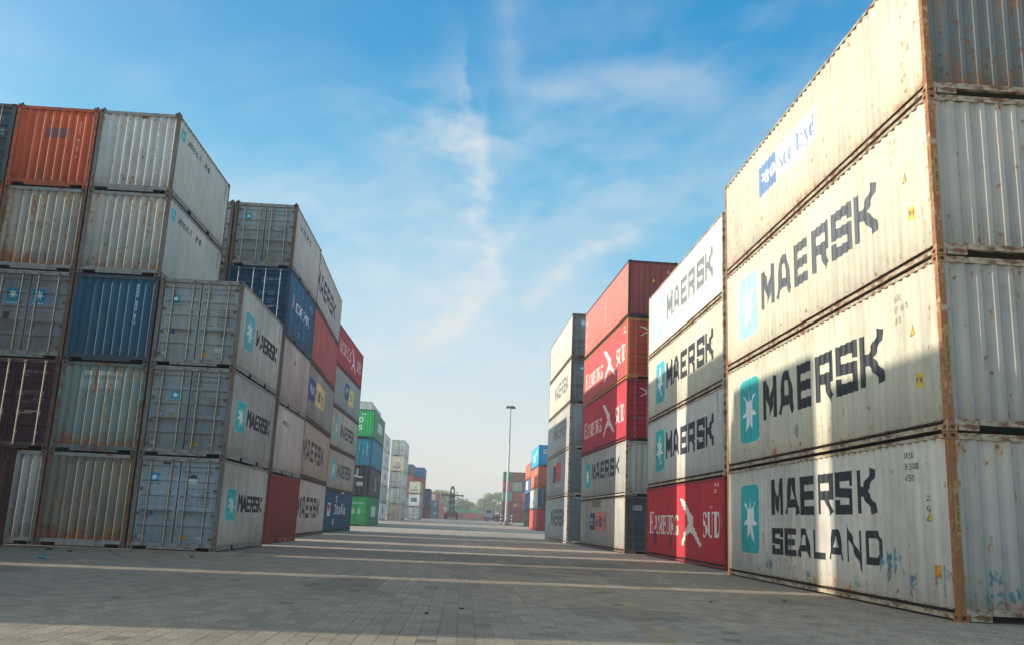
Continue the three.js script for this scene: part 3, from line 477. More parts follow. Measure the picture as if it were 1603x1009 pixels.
const slateEnd = endP('#6f7c80', { dirt: 0.8, rust: 0.14 }), greyDoor = doorP('#7e878b', { dirt: 0.8, rust: 0.1 }, (c) => { starLogo(c, 0.45, 0.28, 0.34, 0.34, '#9fc3cc'); doorText(c, 1.2, '#4a5256'); });
stack({ x: 6.3, z: -56.7, turn: 0.02, L: RL, H: 2.905, side: 'R', frame: fWhite2, base: '#a0a2a0', lod: 1 }, [
  { label: 'lowest container of the fourth right stack, faint teal panel and dark letters', endMat: slateEnd, sideMat: r2('#a3a9a8', { dirt: 0.6, rust: 0.1 }, (c) => { starLogo(c, 1.3, 0.45, 1.5, 1.7, '#6aa9b4', '#b7c2c2'); blockText(c, 'MAERSK', 3.4, 0.7, 7.4, 1.05, '#48515a'); }) },
  { label: 'second container up in the fourth right stack, grey with a blue and orange-red plate', endMat: slateEnd, sideMat: r2('#a0a5a5', { dirt: 0.6, rust: 0.08 }, (c) => { c.fillStyle = '#4c4a72'; c.fillRect(3.9, 0.6, 1.6, 1.15); c.fillStyle = '#cc5f4a'; c.fillRect(5.5, 0.45, 2.8, 1.25); words(c, 'N', 5.8, 0.75, 0.6, 0.6, '#6a3c50'); c.fillStyle = '#bcc0be'; c.fillRect(4.6, 1.95, 4.6, 0.1); }) },
  { label: 'grey container third up in the fourth right stack, near edge sunlit', endMat: endP('#81888a', { dirt: 0.7, rust: 0.12 }), sideMat: r2('#a9abaa', { dirt: 0.5, rust: 0.06 }, (c) => { starLogo(c, 1.3, 0.5, 1.5, 1.7, '#86b3ba', '#b5bebe'); blockText(c, 'MAERSK', 3.6, 0.7, 7.2, 1.0, '#57606a', 0.15); }) },
  { label: 'fourth container up in the fourth right stack, white sunlit side with grey letters', end: 'door', frame: fGrey, endMat: doorP('#79858a', { dirt: 0.8, rust: 0.1 }, (c) => { starLogo(c, 0.4, 0.3, 0.42, 0.4, '#3a92a8'); doorText(c, 1.2, '#4a5256'); }), sideMat: r2('#c2c1b2', { dirt: 0.4, rust: 0.05 }, (c) => { blockText(c, 'MAERSK', 3.4, 0.7, 7.4, 1.05, '#6c7074'); }) },
  { label: 'topmost container of the fourth right stack, creamy white with one small line of print', end: 'door', frame: fGrey, endMat: greyDoor, sideMat: r2('#c2c1b2', { dirt: 0.35, rust: 0.05 }, (c) => { blockText(c, 'MAERSK', 1.5, 0.9, 4.2, 0.42, '#9aa0a0'); }) },
]);

// ---------------------------------------------------------------- left row: short ends towards the camera
const LL = 6.058, LH = 2.591, lp = (base, o, draw) => painted(panelW(LL), panelH(LH), 100, base, o, draw), LP = panelW(LL);
const smallText = (c) => { starLogo(c, 0.72, 0.72, 1.15, 0.92, TEAL, '#cfd6d6'); blockText(c, 'MAERSK', 2.1, 0.88, 3.3, 0.5, INK, 0.2); upright(c, 'MSKU8', LP - 0.35, 0.12, 0.11, '#5d6366'); };
const greyDoors = (base, sx, sy, extra) => doorP(base, { dirt: 0.7, rust: 0.08, low: 0.25 }, (c) => {
  starLogo(c, sx, sy, 0.27, 0.27, '#23839a'); words(c, 'MAERSK LINE', sx - 0.04, sy + 0.3, 0.36, 0.05, '#3d474c'); doorText(c, 1.18, '#414a50');
  c.fillStyle = '#b8b6ac'; c.fillRect(0.12, 2.18, 0.18, 0.09); c.fillStyle = '#c9973a'; c.fillRect(1.2, 2.18, 0.24, 0.1); c.fillStyle = '#aab2b6'; c.fillRect(1.72, 2.2, 0.14, 0.07); extra?.(c);
}, 130);
const A = { x: -6.86, z: -26.25, L: LL, H: LH, side: 'L', frame: fGrey, rail: fGreyRail, base: '#8f918f' };
const aSide = (base, r, draw) => lp(base, { dirt: 0.65, rust: r, low: 0.35, ends: 0.3 }, draw ?? smallText);
stack({ ...A, end: 'door' }, [
  { label: 'lowest grey doored container at the right corner of the left block, standing on the ground', sideMat: aSide('#a8a8a6', 0.14), endMat: greyDoors('#8f989e', 0.25, 0.36, (c) => { c.fillStyle = '#c9cccb'; c.fillRect(1.32, 0.52, 0.26, 0.13); c.beginPath(); c.fillStyle = '#39444a'; c.arc(1.45, 0.5, 0.12, Math.PI, 0); c.fill(); c.fillRect(0.6, 0.03, 0.22, 0.08); c.fillStyle = '#8f8778'; c.fillRect(0.14, 1.5, 0.2, 0.2); c.fillStyle = '#2c5590'; c.fillRect(0.36, 1.5, 0.1, 0.12); }) },
  { label: 'middle grey doored container of the three-high stack at the corner of the left block', sideMat: aSide('#989a99', 0.12), endMat: greyDoors('#868c90', 0.55, 0.62, (c) => { c.fillStyle = '#a9b4bd'; c.beginPath(); c.arc(0.3, 1.36, 0.06, 0, 7); c.fill(); c.fillStyle = '#8d7c66'; c.fillRect(0.55, 1.3, 0.18, 0.2); }) },
  { label: 'top doored container of the three-high corner stack, star square near its upper left', sideMat: aSide('#aeafab', 0.12, (c) => { starLogo(c, 0.7, 0.62, 1.2, 1.12, '#55a7b2', '#cfd8d8'); blockText(c, 'MAERSK', 2.2, 0.9, 3.2, 0.52, INK, 0.2); upright(c, 'MSKU8', LP - 0.35, 0.12, 0.11, '#5d6366'); }), endMat: greyDoors('#929899', 0.22, 0.38, (c) => { c.fillStyle = '#a6a59c'; c.fillRect(0.12, 1.5, 0.2, 0.2); c.fillStyle = '#2c5590'; c.fillRect(0.34, 1.5, 0.1, 0.12); c.fillStyle = '#b9bcbb'; c.fillRect(1.62, 2.0, 0.26, 0.14); c.fillStyle = '#7a5234'; c.fillRect(1.75, 1.5, 0.06, 0.16); }) },
]);
const bSide = (base, r) => lp(base, { dirt: 0.45, rust: r, ends: 0.4, low: 0.4 }, (c) => { starLogo(c, 0.25, 0.22, 0.36, 0.34, TEAL, '#cfd6d6'); c.save(); words(c, 'MAERSK LINE', 0.85, 0.3, 2.6, 0.2, '#3b454b'); c.restore(); upright(c, 'MSKU5', LP - 0.35, 0.12, 0.11, '#5d6366'); });
const B = { ...A, x: -6.86 - 2.49, nEnd: 9 };
const vcode = (c, x, col, n = 12) => upright(c, 'MSKU 304 8127'.slice(0, n), x, 0.16, 0.1, col);
stack(B, [
  { label: 'rust-streaked grey end wall on the ground left of the grey-blue doors', frame: fGrey2, endMat: endP('#88857c', { dirt: 1.1, rust: 0.92, gain: 1.15, low: 0.9, high: 0.3 }) },
  { label: 'greenish grey end wall with a pale lettered strip near its top', rail: fTeal, frame: fTeal, endMat: endP('#65777a', { dirt: 1.0, rust: 0.68, low: 0.6 }, (c) => { words(c, 'INTERPOOL', 0.55, 0.18, 1.1, 0.12, '#a4aca6'); c.fillStyle = 'rgba(150,160,170,0.4)'; c.fillRect(0.5, 0.42, 1.1, 0.28); }) },
  { label: 'deep blue end wall with a white upright number, beside the star-marked doors', rail: frameMat('#31424f', 0.4), frame: frameMat('#31424f', 0.4), base: '#12486a', endMat: endP('#0a4a66', { dirt: 0.7, rust: 0.08 }, (c) => vcode(c, 1.72, '#b9c4cc')) },
  { label: 'grey container fourth up in the five-high left stack, directly under the topmost one', sideMat: bSide('#aeafad', 0.1), endMat: endP('#979a98', { dirt: 0.9, rust: 0.72, low: 0.5 }, (c) => vcode(c, 1.75, '#4a545a')) },
  { locks: 1, label: 'light grey container crowning the five-high left stack, brown patch at its top edge', sideMat: bSide('#b9bab6', 0.08), endMat: endP('#a9adad', { dirt: 0.6, rust: 0.4 }, (c) => { c.fillStyle = '#6d3a2a'; c.fillRect(1.15, 0.0, 0.17, 0.12); vcode(c, 1.68, '#4a545a'); }) },
]);
const C = { ...A, x: -6.86 - 4.97, nEnd: 9 };
stack(C, [
  { label: 'pale end wall on the ground, half hidden by the dark red container', endMat: endP('#969a9c', { dirt: 0.9, rust: 0.6 }, (c) => vcode(c, 1.9, '#5a646c')) },
  { label: 'dark maroon doored container with bright lock rods at the left edge', end: 'door', rail: frameMat('#4a3530', 0.5), frame: frameMat('#4a3530', 0.5), base: '#3a1c22', rodMat: solid('#b8a994', 0.45, 0.4), endMat: doorP('#42202a', { dirt: 0.6, rust: 0.1 }, (c) => { codes(c, 1.25, 0.22, 0.8, '#a08a90', ['TTNU 362 417 0', '22G1'], 0.08); codes(c, 1.15, 0.85, 0.8, '#8d767d', ['MAX WEIGHT  24 000', 'TARE           2 150', 'NET          21 850', 'CU CAP        33.1'], 0.075); }, 120) },
  { label: 'weathered grey doored container with two square star signs side by side', end: 'door', frame: fGrey2, endMat: doorP('#85868a', { dirt: 0.9, rust: 0.22, low: 0.3 }, (c) => { for (const x of [0.42, 1.15]) { c.fillStyle = '#1f7f9c'; c.fillRect(x, 0.45, 0.4, 0.5); c.save(); starLogo(c, x + 0.01, 0.43, 0.38, 0.42, '#1f7f9c', '#dfe4e2'); c.restore(); words(c, 'MAERSK', x + 0.03, 0.88, 0.33, 0.05, '#dfe4e2'); } c.fillStyle = '#7c8498'; c.fillRect(1.57, 0.5, 0.36, 0.48); codes(c, 1.35, 0.2, 0.7, '#4a4e52', ['MSKU 281 164', '22G1'], 0.075); c.fillStyle = '#4e3a34'; c.fillRect(0.42, 1.2, 0.18, 0.24); codes(c, 1.25, 1.15, 0.7, '#585c60', ['MAX GROSS 24000', 'TARE  2210', 'PAYLOAD 21790'], 0.06); }, 130) },
  { label: 'rust-blotched grey end wall with bluish touch-up patches, under the orange one', frame: fGrey2, endMat: endP('#8e908d', { dirt: 1.0, rust: 0.84, low: 0.6 }, (c) => { c.fillStyle = 'rgba(110,124,142,0.7)'; c.fillRect(0.8, 1.05, 0.1, 0.22); c.fillRect(1.0, 1.05, 0.1, 0.22); c.fillRect(0.8, 2.05, 0.85, 0.3); vcode(c, 1.95, '#59636a', 9); }) },
  { locks: 1, label: 'orange container on top of the left block with a purplish grey rectangle', rail: fOrange, frame: fOrange, base: '#a8441f', endMat: endP('#ad4a22', { dirt: 0.8, rust: 0.52, low: 0.5 }, (c) => { c.fillStyle = '#7a4a4a'; c.fillRect(0.82, 0.62, 0.68, 0.34); upright(c, 'GESU 4127 0'.slice(0, 11), 1.78, 0.35, 0.11, '#d9a48c'); }) },
]);
stack({ ...A, x: -6.86 - 7.45, group: 'hidden lower containers of the leftmost column', label: 'container in the leftmost column, mostly outside the left edge of the photo' }, [
  { end: 'wall' }, { end: 'wall', base: '#6a6e70' }, { end: 'wall' },
  { group: undefined, label: 'red-orange container just entering the left edge below the dark grey-green one', rail: fOrange, frame: fOrange, base: '#a33a22', endMat: plain('#a33a22', true) },
  { group: undefined, label: 'dark grey-green container at the top left edge, left of the orange one', end: 'door', rail: frameMat('#3c4a4c', 0.3), frame: frameMat('#3c4a4c', 0.3), base: '#3f5154', endMat: doorP('#44585c', { dirt: 0.6, rust: 0.1 }, (c) => { codes(c, 1.45, 0.3, 0.65, '#a9b4b2', ['CRXU 227', '22G1', '', 'MAX 30480', 'TARE 2230'], 0.1); }) },
]);
// second rank behind
const B2 = { x: -7.15, z: -34.1, L: LL, H: LH, side: 'L', frame: fGrey, rail: fGreyRail, base: '#8f918f', lod: 1 };
stack(B2, [
  { label: 'plain rust-red container on the ground behind the corner stack', rail: frameMat('#7a2f2a', 0.3), frame: frameMat('#7a2f2a', 0.3), base: '#74302c', sideMat: lp('#762c28', { dirt: 0.6, rust: 0.1, low: 0.3 }), endMat: plain('#5c2624', true) },
  { label: 'pale pinkish grey container with small dark print, above the rust-red one', sideMat: lp('#b3aeac', { dirt: 0.6, rust: 0.14 }, (c) => { words(c, 'MAERSK', 1.1, 0.45, 1.6, 0.2, '#3e464c'); upright(c, 'MSK', LP - 0.4, 0.2, 0.14, '#6a6e70'); }) },
  { label: 'dusty beige container below the deep blue one, faint marks near its top', sideMat: lp('#aea4a0', { dirt: 0.8, rust: 0.16 }, (c) => { words(c, 'TL', 1.2, 0.4, 0.4, 0.22, '#4c4f54'); words(c, 'LA', 2.2, 0.5, 0.4, 0.22, '#4c4f54'); }) },
  { label: 'deep blue container of the second rank, streaky white lettering on its side', end: 'door', rail: frameMat('#26425f', 0.3), frame: frameMat('#26425f', 0.3), base: '#1b426e', rodMat: solid('#8c98a4', 0.5, 0.3), endMat: doorP('#0a4564', { dirt: 0.5, rust: 0.05 }, (c) => { codes(c, 1.15, 0.3, 0.85, '#9fb2c4', ['SCXU 446 120 8', '22G1'], 0.085); codes(c, 1.1, 0.85, 0.8, '#8099b0', ['MAX G  30480', 'TARE    2210', '', 'NET    28270', 'CU     33.2'], 0.08); c.fillStyle = '#b5c2cc'; c.fillRect(1.5, 1.75, 0.16, 0.08); }), sideMat: lp('#155a7e', { dirt: 1.0, rust: 0.05, streak: 1.6 }, (c) => { c.fillStyle = '#d5d2d0'; c.fillRect(0.85, 0.7, 0.14, 0.55); c.fillStyle = '#b04a50'; c.fillRect(0.95, 0.85, 0.2, 0.3); words(c, 'CORONA', 1.5, 0.85, 3.2, 0.42, '#b9c4d2'); words(c, 'CO', 2.2, 1.9, 0.8, 0.2, '#9fb0c6'); words(c, 'KLN', 4.6, 0.3, 0.7, 0.2, '#9fb0c6'); }) },
  { locks: 1, label: 'grey doored container on top of the second rank, above the deep blue one', end: 'door', frame: fGrey2, sideMat: lp('#b0b0ad', { dirt: 0.5, rust: 0.1 }, (c) => { words(c, 'MAERSK', 0.8, 0.35, 2.6, 0.26, '#4b5156'); }), endMat: greyDoors('#8e989c', 0.28, 0.3) },
]);
stack({ ...B2, x: -7.15 - 2.49, group: 'containers hidden behind the corner stack in the second rank', label: 'grey container of the second rank standing hidden behind the corner stack' }, [{}, {}, {},
  { group: undefined, label: 'pale container glimpsed behind the corner stack, left of the deep blue one', end: 'door', endMat: plain('#9a9c98', true) },
  { group: undefined, locks: 1, label: 'whitish doored container atop the second rank, partly hidden by the five-high stack', end: 'door', endMat: doorP('#b4b8b6', { dirt: 0.6, rust: 0.1 }, (c) => doorText(c, 1.2, '#3c4448')) }]);
const c2p = (base, o, draw) => painted(panelW(RL), panelH(2.85), 64, base, o, draw);
const bigText = (c, x = 1.3) => { blockText(c, 'MAERSK', x, 0.8, 8.6, 1.02, '#2a333a'); };
stack({ x: -8.12, z: -43.3, turn: 0.03, L: RL, H: 2.84, side: 'L', frame: fGrey, base: '#8f8f8a', lod: 1 }, [
  { label: 'white container on the ground with dark letters, between the rust-red and blue ones', sideMat: c2p('#b4b1ae', { dirt: 0.5, rust: 0.12 }, (c) => bigText(c)) },
  { label: 'tan-grey lettered container second from the ground, above the white one', frame: fGrey2, sideMat: c2p('#a0968a', { dirt: 0.6, rust: 0.16 }, (c) => bigText(c)) },
  { label: 'grey container with a blue square and yellow plate, below the plain red one', frame: fGrey2, sideMat: c2p('#8b8b88', { dirt: 0.8, rust: 0.22 }, (c) => { c.fillStyle = '#2a4c86'; c.fillRect(1.6, 0.6, 2.4, 1.1); words(c, 'P&O', 1.9, 0.9, 1.6, 0.45, '#b7c2cc'); c.fillStyle = '#c9b87c'; c.fillRect(4.0, 0.5, 3.8, 1.2); words(c, 'Nedlloyd', 4.2, 0.85, 3.3, 0.55, '#3c4a66', 'serif'); }) },
  { label: 'plain faded red container fourth from the ground in the left row', frame: frameMat('#8a3f3c', 0.2), base: '#8a3c3a', sideMat: c2p('#a3504c', { dirt: 0.55, rust: 0.08 }) },
  { label: 'grey lettered container on top of the left row above the plain red one', sideMat: c2p('#b0b0ad', { dirt: 0.6, rust: 0.1 }, (c) => bigText(c, 0.9)) },
]);
stack({ x: -8.52, z: -57.6, turn: -0.018, L: RL, H: 2.65, side: 'L', frame: fGrey, base: '#8b8c88', lod: 1 }, [
  { label: 'dark blue container on the ground at the far end of the left row', frame: fBlue, base: '#173f68', sideMat: c2p('#134a68', { dirt: 0.6, rust: 0.1 }, (c) => { words(c, 'S', 4.2, 0.2, 0.9, 0.5, '#b9c2c8'); c.fillStyle = '#cfd2d2'; c.fillRect(1.2, 0.75, 1.2, 0.9); c.fillStyle = '#b8323e'; c.beginPath(); c.moveTo(1.3, 0.8); c.lineTo(2.3, 0.95); c.lineTo(1.5, 1.5); c.fill(); words(c, 'Italia', 4.0, 0.8, 5.2, 0.72, '#c6ccd0'); words(c, '&', 3.4, 1.8, 0.9, 0.45, '#aeb8c0'); }) },
  { label: 'tan-grey container with a pale teal star panel, directly above the dark blue one', frame: fGrey2, sideMat: c2p('#a09a90', { dirt: 0.6, rust: 0.12 }, (c) => { starLogo(c, 1.6, 0.5, 1.6, 1.6, '#5aa8b0', '#b9c4c0'); blockText(c, 'MAERSK', 4.0, 0.8, 6.8, 0.95, '#3b444a'); }) },
  { label: 'grey container with star panel, third up at the far end of the left row', frame: fGrey2, sideMat: c2p('#a5a19a', { dirt: 0.6, rust: 0.12 }, (c) => { starLogo(c, 1.4, 0.5, 1.6, 1.6, '#63b0ba', '#b9c4c0'); blockText(c, 'MAERSK', 4.0, 0.8, 6.8, 0.95, '#333c44'); }) },
  { label: 'bluish grey container with a small blue and yellow plate, below the red topmost one', sideMat: c2p('#8f979b', { dirt: 0.6, rust: 0.1 }, (c) => { c.fillStyle = '#31508c'; c.fillRect(4.4, 0.5, 1.8, 1.2); words(c, 'P', 4.8, 0.8, 0.9, 0.5, '#a8b4c6'); c.fillStyle = '#cbbf78'; c.fillRect(6.2, 0.7, 2.4, 1.2); words(c, 'N', 6.8, 0.95, 1.0, 0.6, '#6a6a52'); }) },
  { label: 'red container with white lettering at the far top of the left row', frame: fRed, base: '#8e1f2c', sideMat: c2p('#a82c3a', { dirt: 0.35, rust: 0.04 }, (c) => { words(c, 'HAMBURG', 0.7, 0.8, 5.4, 0.85, '#d8cfca', 'serif', 'normal'); birdMark(c, 6.2, 0.4, 2.4, 1.7, '#d8cfca'); words(c, 'SÜD', 8.9, 0.85, 2.4, 0.85, '#d8cfca', 'serif', 'normal'); }) },
]);

// ---------------------------------------------------------------- the near block at the left, outside the frame but for one corner
const N = { L: LL, H: LH, side: 'L', frame: fGrey, base: '#7d7f7e', lod: 2, group: 'containers of the near left block outside the picture', label: 'container of the near left block, outside the left edge of the picture' };
container({ ...N, group: undefined, x: -12.4, z: -19.7, lod: 1, frame: fMaroon, base: '#3d1a1d', sideMat: lp('#471f22', { dirt: 0.5, rust: 0.06 }, (c) => { for (const [x, y] of [[4.9, 0.4], [5.35, 0.3]]) upright(c, 'TT8', x, y, 0.16, '#97807c', 1.5); c.fillStyle = '#8a7a6c'; c.fillRect(5.3, 1.35, 0.06, 0.3); }), label: 'dark red container standing by itself at the lower left edge of the picture' });
for (const [x, z] of [[-14.84, -18.3], [-17.3, -18.5], [-17.3, -11.24], [-19.8, -8.84]]) stack({ ...N, x, z }, [{}, {}, {}, {}, {}]);

// ---------------------------------------------------------------- far stacks
const F40 = { L: RL, H: 2.896, lod: 1 };
const far = (c, levels) => stack({ ...F40, ...c, y: rise(c.z), x: c.x }, levels.map((l) => ({ ...l, frame: l.frame ?? plain(l.base), sideMat: l.sideMat ?? plain(l.base) })));
const gp = (base, draw) => painted(panelW(RL), panelH(2.896), 40, base, { dirt: 0.4, rust: 0.02 }, draw), gd = (base, draw) => doorP(base, { dirt: 0.5, rust: 0.03 }, draw, 70);
far({ side: 'L', x: -9.5, z: -92, end: 'door' }, [
  { label: 'green doored container on the ground just past the left row', base: '#1f6b44', frame: fGreen, endMat: gd('#12a055', (c) => { words(c, 'EVERGREEN', 0.5, 0.45, 1.4, 0.14, '#c6d8cc'); c.fillStyle = '#9cc0a4'; c.fillRect(0.75, 1.0, 0.3, 0.45); c.fillRect(1.25, 1.0, 0.3, 0.5); }), sideMat: gp('#347a55', (c) => { c.fillStyle = '#b9c9c0'; c.fillRect(3.6, 0.8, 4.6, 1.05); }) },
  { label: 'black doored container with white blocks of lettering, between a green and a blue one', base: '#2a2c36', frame: fDark, endMat: gd('#1c2333', (c) => { c.fillStyle = '#b9bdbf'; c.fillRect(0.45, 0.05, 0.16, 0.75); c.fillRect(0.45, 0.62, 0.62, 0.2); c.fillRect(0.95, 0.05, 0.14, 0.6); c.fillRect(1.0, 0.74, 0.55, 0.15); c.fillRect(1.0, 1.25, 0.6, 0.4); c.fillRect(0.4, 1.4, 0.14, 0.9); }), sideMat: gp('#4c4648', (c) => { words(c, 'S', 5.2, 0.7, 1.8, 1.4, '#a9a9ac'); words(c, 'K', 9.0, 0.3, 1.2, 0.6, '#a9a9ac'); }) },
  { label: 'bright blue doored container under the green lettered one past the left row', base: '#2a5f86', frame: fBlue, endMat: gd('#0a93b0', (c) => { c.fillStyle = '#a9c4cf'; for (const [x, y, h] of [[0.5, 0.3, 1.6], [1.0, 0.2, 0.9], [1.75, 0.4, 1.3], [1.35, 0.9, 0.7]]) c.fillRect(x, y, 0.07, h); }), sideMat: gp('#3d8298') },
  { label: 'green container with big white letters, top of the coloured stack past the left row', end: 'wall', base: '#2a7a4e', frame: fGreen, endMat: endP('#1c9c58', { dirt: 0.4, rust: 0.02 }, (c) => { words(c, 'O', 0.75, 0.62, 0.5, 0.55, '#c9dcd0'); words(c, 'S', 0.75, 1.4, 0.45, 0.5, '#c9dcd0'); words(c, 'UASC', 1.0, 0.3, 0.55, 0.16, '#b9d0c2'); }), sideMat: gp('#5b8a70', (c) => { c.fillStyle = '#b9ccbf'; c.fillRect(4.2, 0.8, 5.0, 0.95); }) },
]);
far({ side: 'L', x: -11.4, z: -106, H: 2.8, end: 'wall', group: 'lower containers hidden behind the green stack', label: 'white container hidden behind the green stack' }, [{ base: '#a9a9a4' }, { base: '#a9a9a4' }, { base: '#a9a9a4' }, { base: '#a9a9a4' }, { group: undefined, base: '#dcdbd4', label: 'white container peeping over the green stack past the left row' }]);
const ord = ['lowest', 'second', 'third', 'fourth', 'topmost'];
const wallMark = gp('#d0d0cc', (c) => { c.fillStyle = '#8d929c'; c.beginPath(); c.ellipse(6, 1.2, 1.6, 0.6, 0, 0, 7); c.fill(); });
far({ side: 'L', x: -13.4, z: -148, H: 2.8 }, ['#d4d4d0', '#bcbebc', '#e2e1dc', '#e2e1dc', '#e8e7e0'].map((base, i) => ({ base, sideMat: i === 1 ? undefined : wallMark, label: `${ord[i]} pale container in the long-side stack right behind the green one, faint oval print` })));
const greyDoorFar = gd('#e2e1da', (c) => doorText(c, 1.2, '#8b8f8e')), LETTER = (txt) => endP('#d2cbb8', { dirt: 0.4, rust: 0.06 }, (c) => { words(c, 'LO', 0.95, 1.0, 0.6, 0.4, '#4e5254'); words(c, txt, 0.4, 1.62, 1.35, 0.45, '#3c4144'); });
far({ side: 'L', x: -11.1, z: -164, H: 2.82 }, [
  { base: '#c8c1b2', end: 'door', endMat: gd('#b4aa98', (c) => { c.fillStyle = '#7d6a50'; c.fillRect(0.2, 0.2, 0.3, 0.3); c.fillRect(0.2, 1.6, 0.25, 0.5); c.fillStyle = '#d8cfb0'; c.fillRect(0.8, 0.2, 0.2, 0.7); }), label: 'lowest cream doored container of the tall far left stack' },
  { base: '#dcdcd6', end: 'door', endMat: gd('#cfd1cd'), label: 'second bluish grey doored container of the tall far left stack' },
  { base: '#e0e0da', end: 'door', endMat: gd('#d4d5d0'), label: 'third grey doored container of the tall far left stack, below the lettered one' },
  { base: '#e4e1d6', endMat: LETTER('KNSF'), label: 'cream end wall with black letters in the tall far left stack' },
  { base: '#eae9e2', end: 'door', endMat: greyDoorFar, label: 'topmost whitish doored container of the tall far left stack' }]);
far({ side: 'L', x: -9.2, z: -192, H: 2.62 }, [
  { base: '#a9afb0', end: 'door', endMat: gd('#c4c9c8'), label: 'lowest light grey container of the short far left stack' },
  { base: '#b6bab8', endMat: endP('#d2d4d0', { dirt: 0.4, rust: 0.03 }, (c) => { c.fillStyle = '#3d5068'; c.fillRect(0.5, 0.75, 1.2, 0.85); c.fillStyle = '#b6bfc4'; c.fillRect(0.62, 1.1, 0.5, 0.14); }), label: 'white end wall with a dark blue square sign in the short far left stack' },
  { base: '#bdb294', endMat: LETTER('KNSF'), label: 'cream end wall with black letters topping the short far left stack' }]);
far({ side: 'L', x: -10.7, z: -240, H: 2.6 }, [
  { base: '#a34a34', group: 'red containers hidden in the far blue-topped stack', label: 'red container hidden low in the far blue-topped stack' }, { base: '#a34a34', group: 'red containers hidden in the far blue-topped stack', label: 'red container hidden low in the far blue-topped stack' },
  { base: '#b04c38', label: 'third red container in the far stack topped by bright blue' }, { base: '#a94a38', label: 'red container right under the bright blue far one' }, { base: '#1874a8', label: 'bright blue container topping a far left stack' }]);
far({ side: 'L', x: -12.9, z: -226, H: 2.6 }, [{ base: '#8d9296', group: 'containers hidden beside the far blue-topped stack', label: 'container hidden low beside the far blue-topped stack' }, { base: '#8d9296', group: 'containers hidden beside the far blue-topped stack', label: 'container hidden low beside the far blue-topped stack' }, { base: '#b05a40', label: 'orange-red container third up beside the far blue-topped stack' }, { base: '#b0573c', label: 'orange container below the slate blue far one' }, { base: '#55677e', label: 'slate blue container at the top, left of the bright blue far one' }]);
far({ side: 'L', x: -9.2, z: -250, H: 2.62, end: 'door' }, [
  { base: '#84463c', endMat: gd('#8a483c'), label: 'brownish red container at the foot of the far slate blue stack' },
  { base: '#33506e', endMat: gd('#3a5878'), label: 'middle slate blue doored container of the far three-high stack' }, { base: '#3a5272', endMat: gd('#415a7a'), label: 'topmost slate blue doored container of the far three-high stack' }]);
far({ side: 'L', x: -7.9, z: -285, H: 2.62 }, [
  { base: '#2f567e', end: 'door', endMat: gd('#34608a', (c) => { c.fillStyle = '#aab6c0'; c.fillRect(1.2, 0.7, 0.5, 0.6); }), label: 'lower blue container of the far stack topped by a white and red one' },
  { base: '#2c5480', end: 'door', endMat: gd('#2f5c8c', (c) => { c.fillStyle = '#aab6c0'; c.fillRect(1.2, 0.5, 0.5, 0.8); }), label: 'upper blue container of the far stack topped by a white and red one' },
  { base: '#a06058', endMat: endP('#b5a8a2', { dirt: 0.3, rust: 0 }, (c) => { c.fillStyle = '#a14a48'; c.fillRect(0, 0, 2.2, 0.5); c.fillRect(1.4, 0, 0.8, 2.4); }), label: 'white and red container on the far blue pair' }]);
far({ side: 'L', x: -6.9, z: -318, H: 2.62 }, [{ base: '#b3544e', label: 'lower salmon red container left of the reach stacker' }, { base: '#b8564e', label: 'upper salmon red container left of the reach stacker' }]);

far({ side: 'R', x: 9.05, z: -113, H: 2.62 }, [
  { base: '#c4504a', endMat: plain('#ae3a38', true), label: 'coral red container on the ground past the right row' },  // sun and haze painted into the lighter side; end kept darker
  { base: '#9a9a96', end: 'door', endMat: gd('#3c4c66', (c) => { c.fillStyle = '#a9b0bc'; for (const x of [0.55, 1.0, 1.3]) c.fillRect(x, 0.1, 0.06, 2.1); }), sideMat: gp('#a3a29e', (c) => { c.fillStyle = '#4c8ea6'; c.fillRect(4.0, 1.6, 2.6, 0.5); c.fillStyle = '#d8d8d4'; c.fillRect(0.9, 0.3, 0.7, 0.5); }), label: 'grey container with dark blue doors, between two reddish ones past the right row' },
  { base: '#cc7052', endMat: plain('#b35c44', true), label: 'salmon orange container right under the bright blue one past the right row' },  // side colour lightened for sunlit haze, unlike the end
  { base: '#1681b8', endMat: endP('#0a80b0', { dirt: 0.3, rust: 0 }, (c) => { c.fillStyle = '#b9b79a'; c.fillRect(0.5, 0.5, 0.55, 0.5); c.fillStyle = '#2a5a7c'; c.fillRect(0.62, 0.62, 0.3, 0.24); }), sideMat: gp('#1f97c2', (c) => { words(c, 'MSC', 3.0, 0.8, 4.6, 1.1, '#d3dde2'); c.fillStyle = '#d3dde2'; c.fillRect(7.8, 0.4, 0.9, 0.7); }), label: 'bright blue container topping the stack past the right row, white letters' }]);
far({ side: 'R', x: 10.75, z: -150, H: 2.62 }, [
  { base: '#39482f', sideMat: gp('#33452c', (c) => { c.fillStyle = '#8d8d62'; c.fillRect(4, 1.0, 4, 0.6); }), label: 'dark green container at the foot of the slim far right stack' },
  { base: '#2b5a8e', label: 'lower blue container of the slim far right stack' }, { base: '#2b5a8e', sideMat: gp('#2f6096', (c) => { c.fillStyle = '#c2ccd4'; c.fillRect(3, 0.2, 4, 1.6); }), label: 'upper blue container of the slim far right stack, white print' }, { base: '#c06a4e', label: 'orange container topping the slim far right stack' }]);
const cols7 = [['#8e3a34', '#9c4036', '#6aa088', '#b0585a', '#2f7a50'], ['#803638', '#84383a', '#86393a', '#a3aaa6', '#8a4446'], ['#7e3436', '#84383a', '#c05a58', '#8a3f42', '#8a4446']];
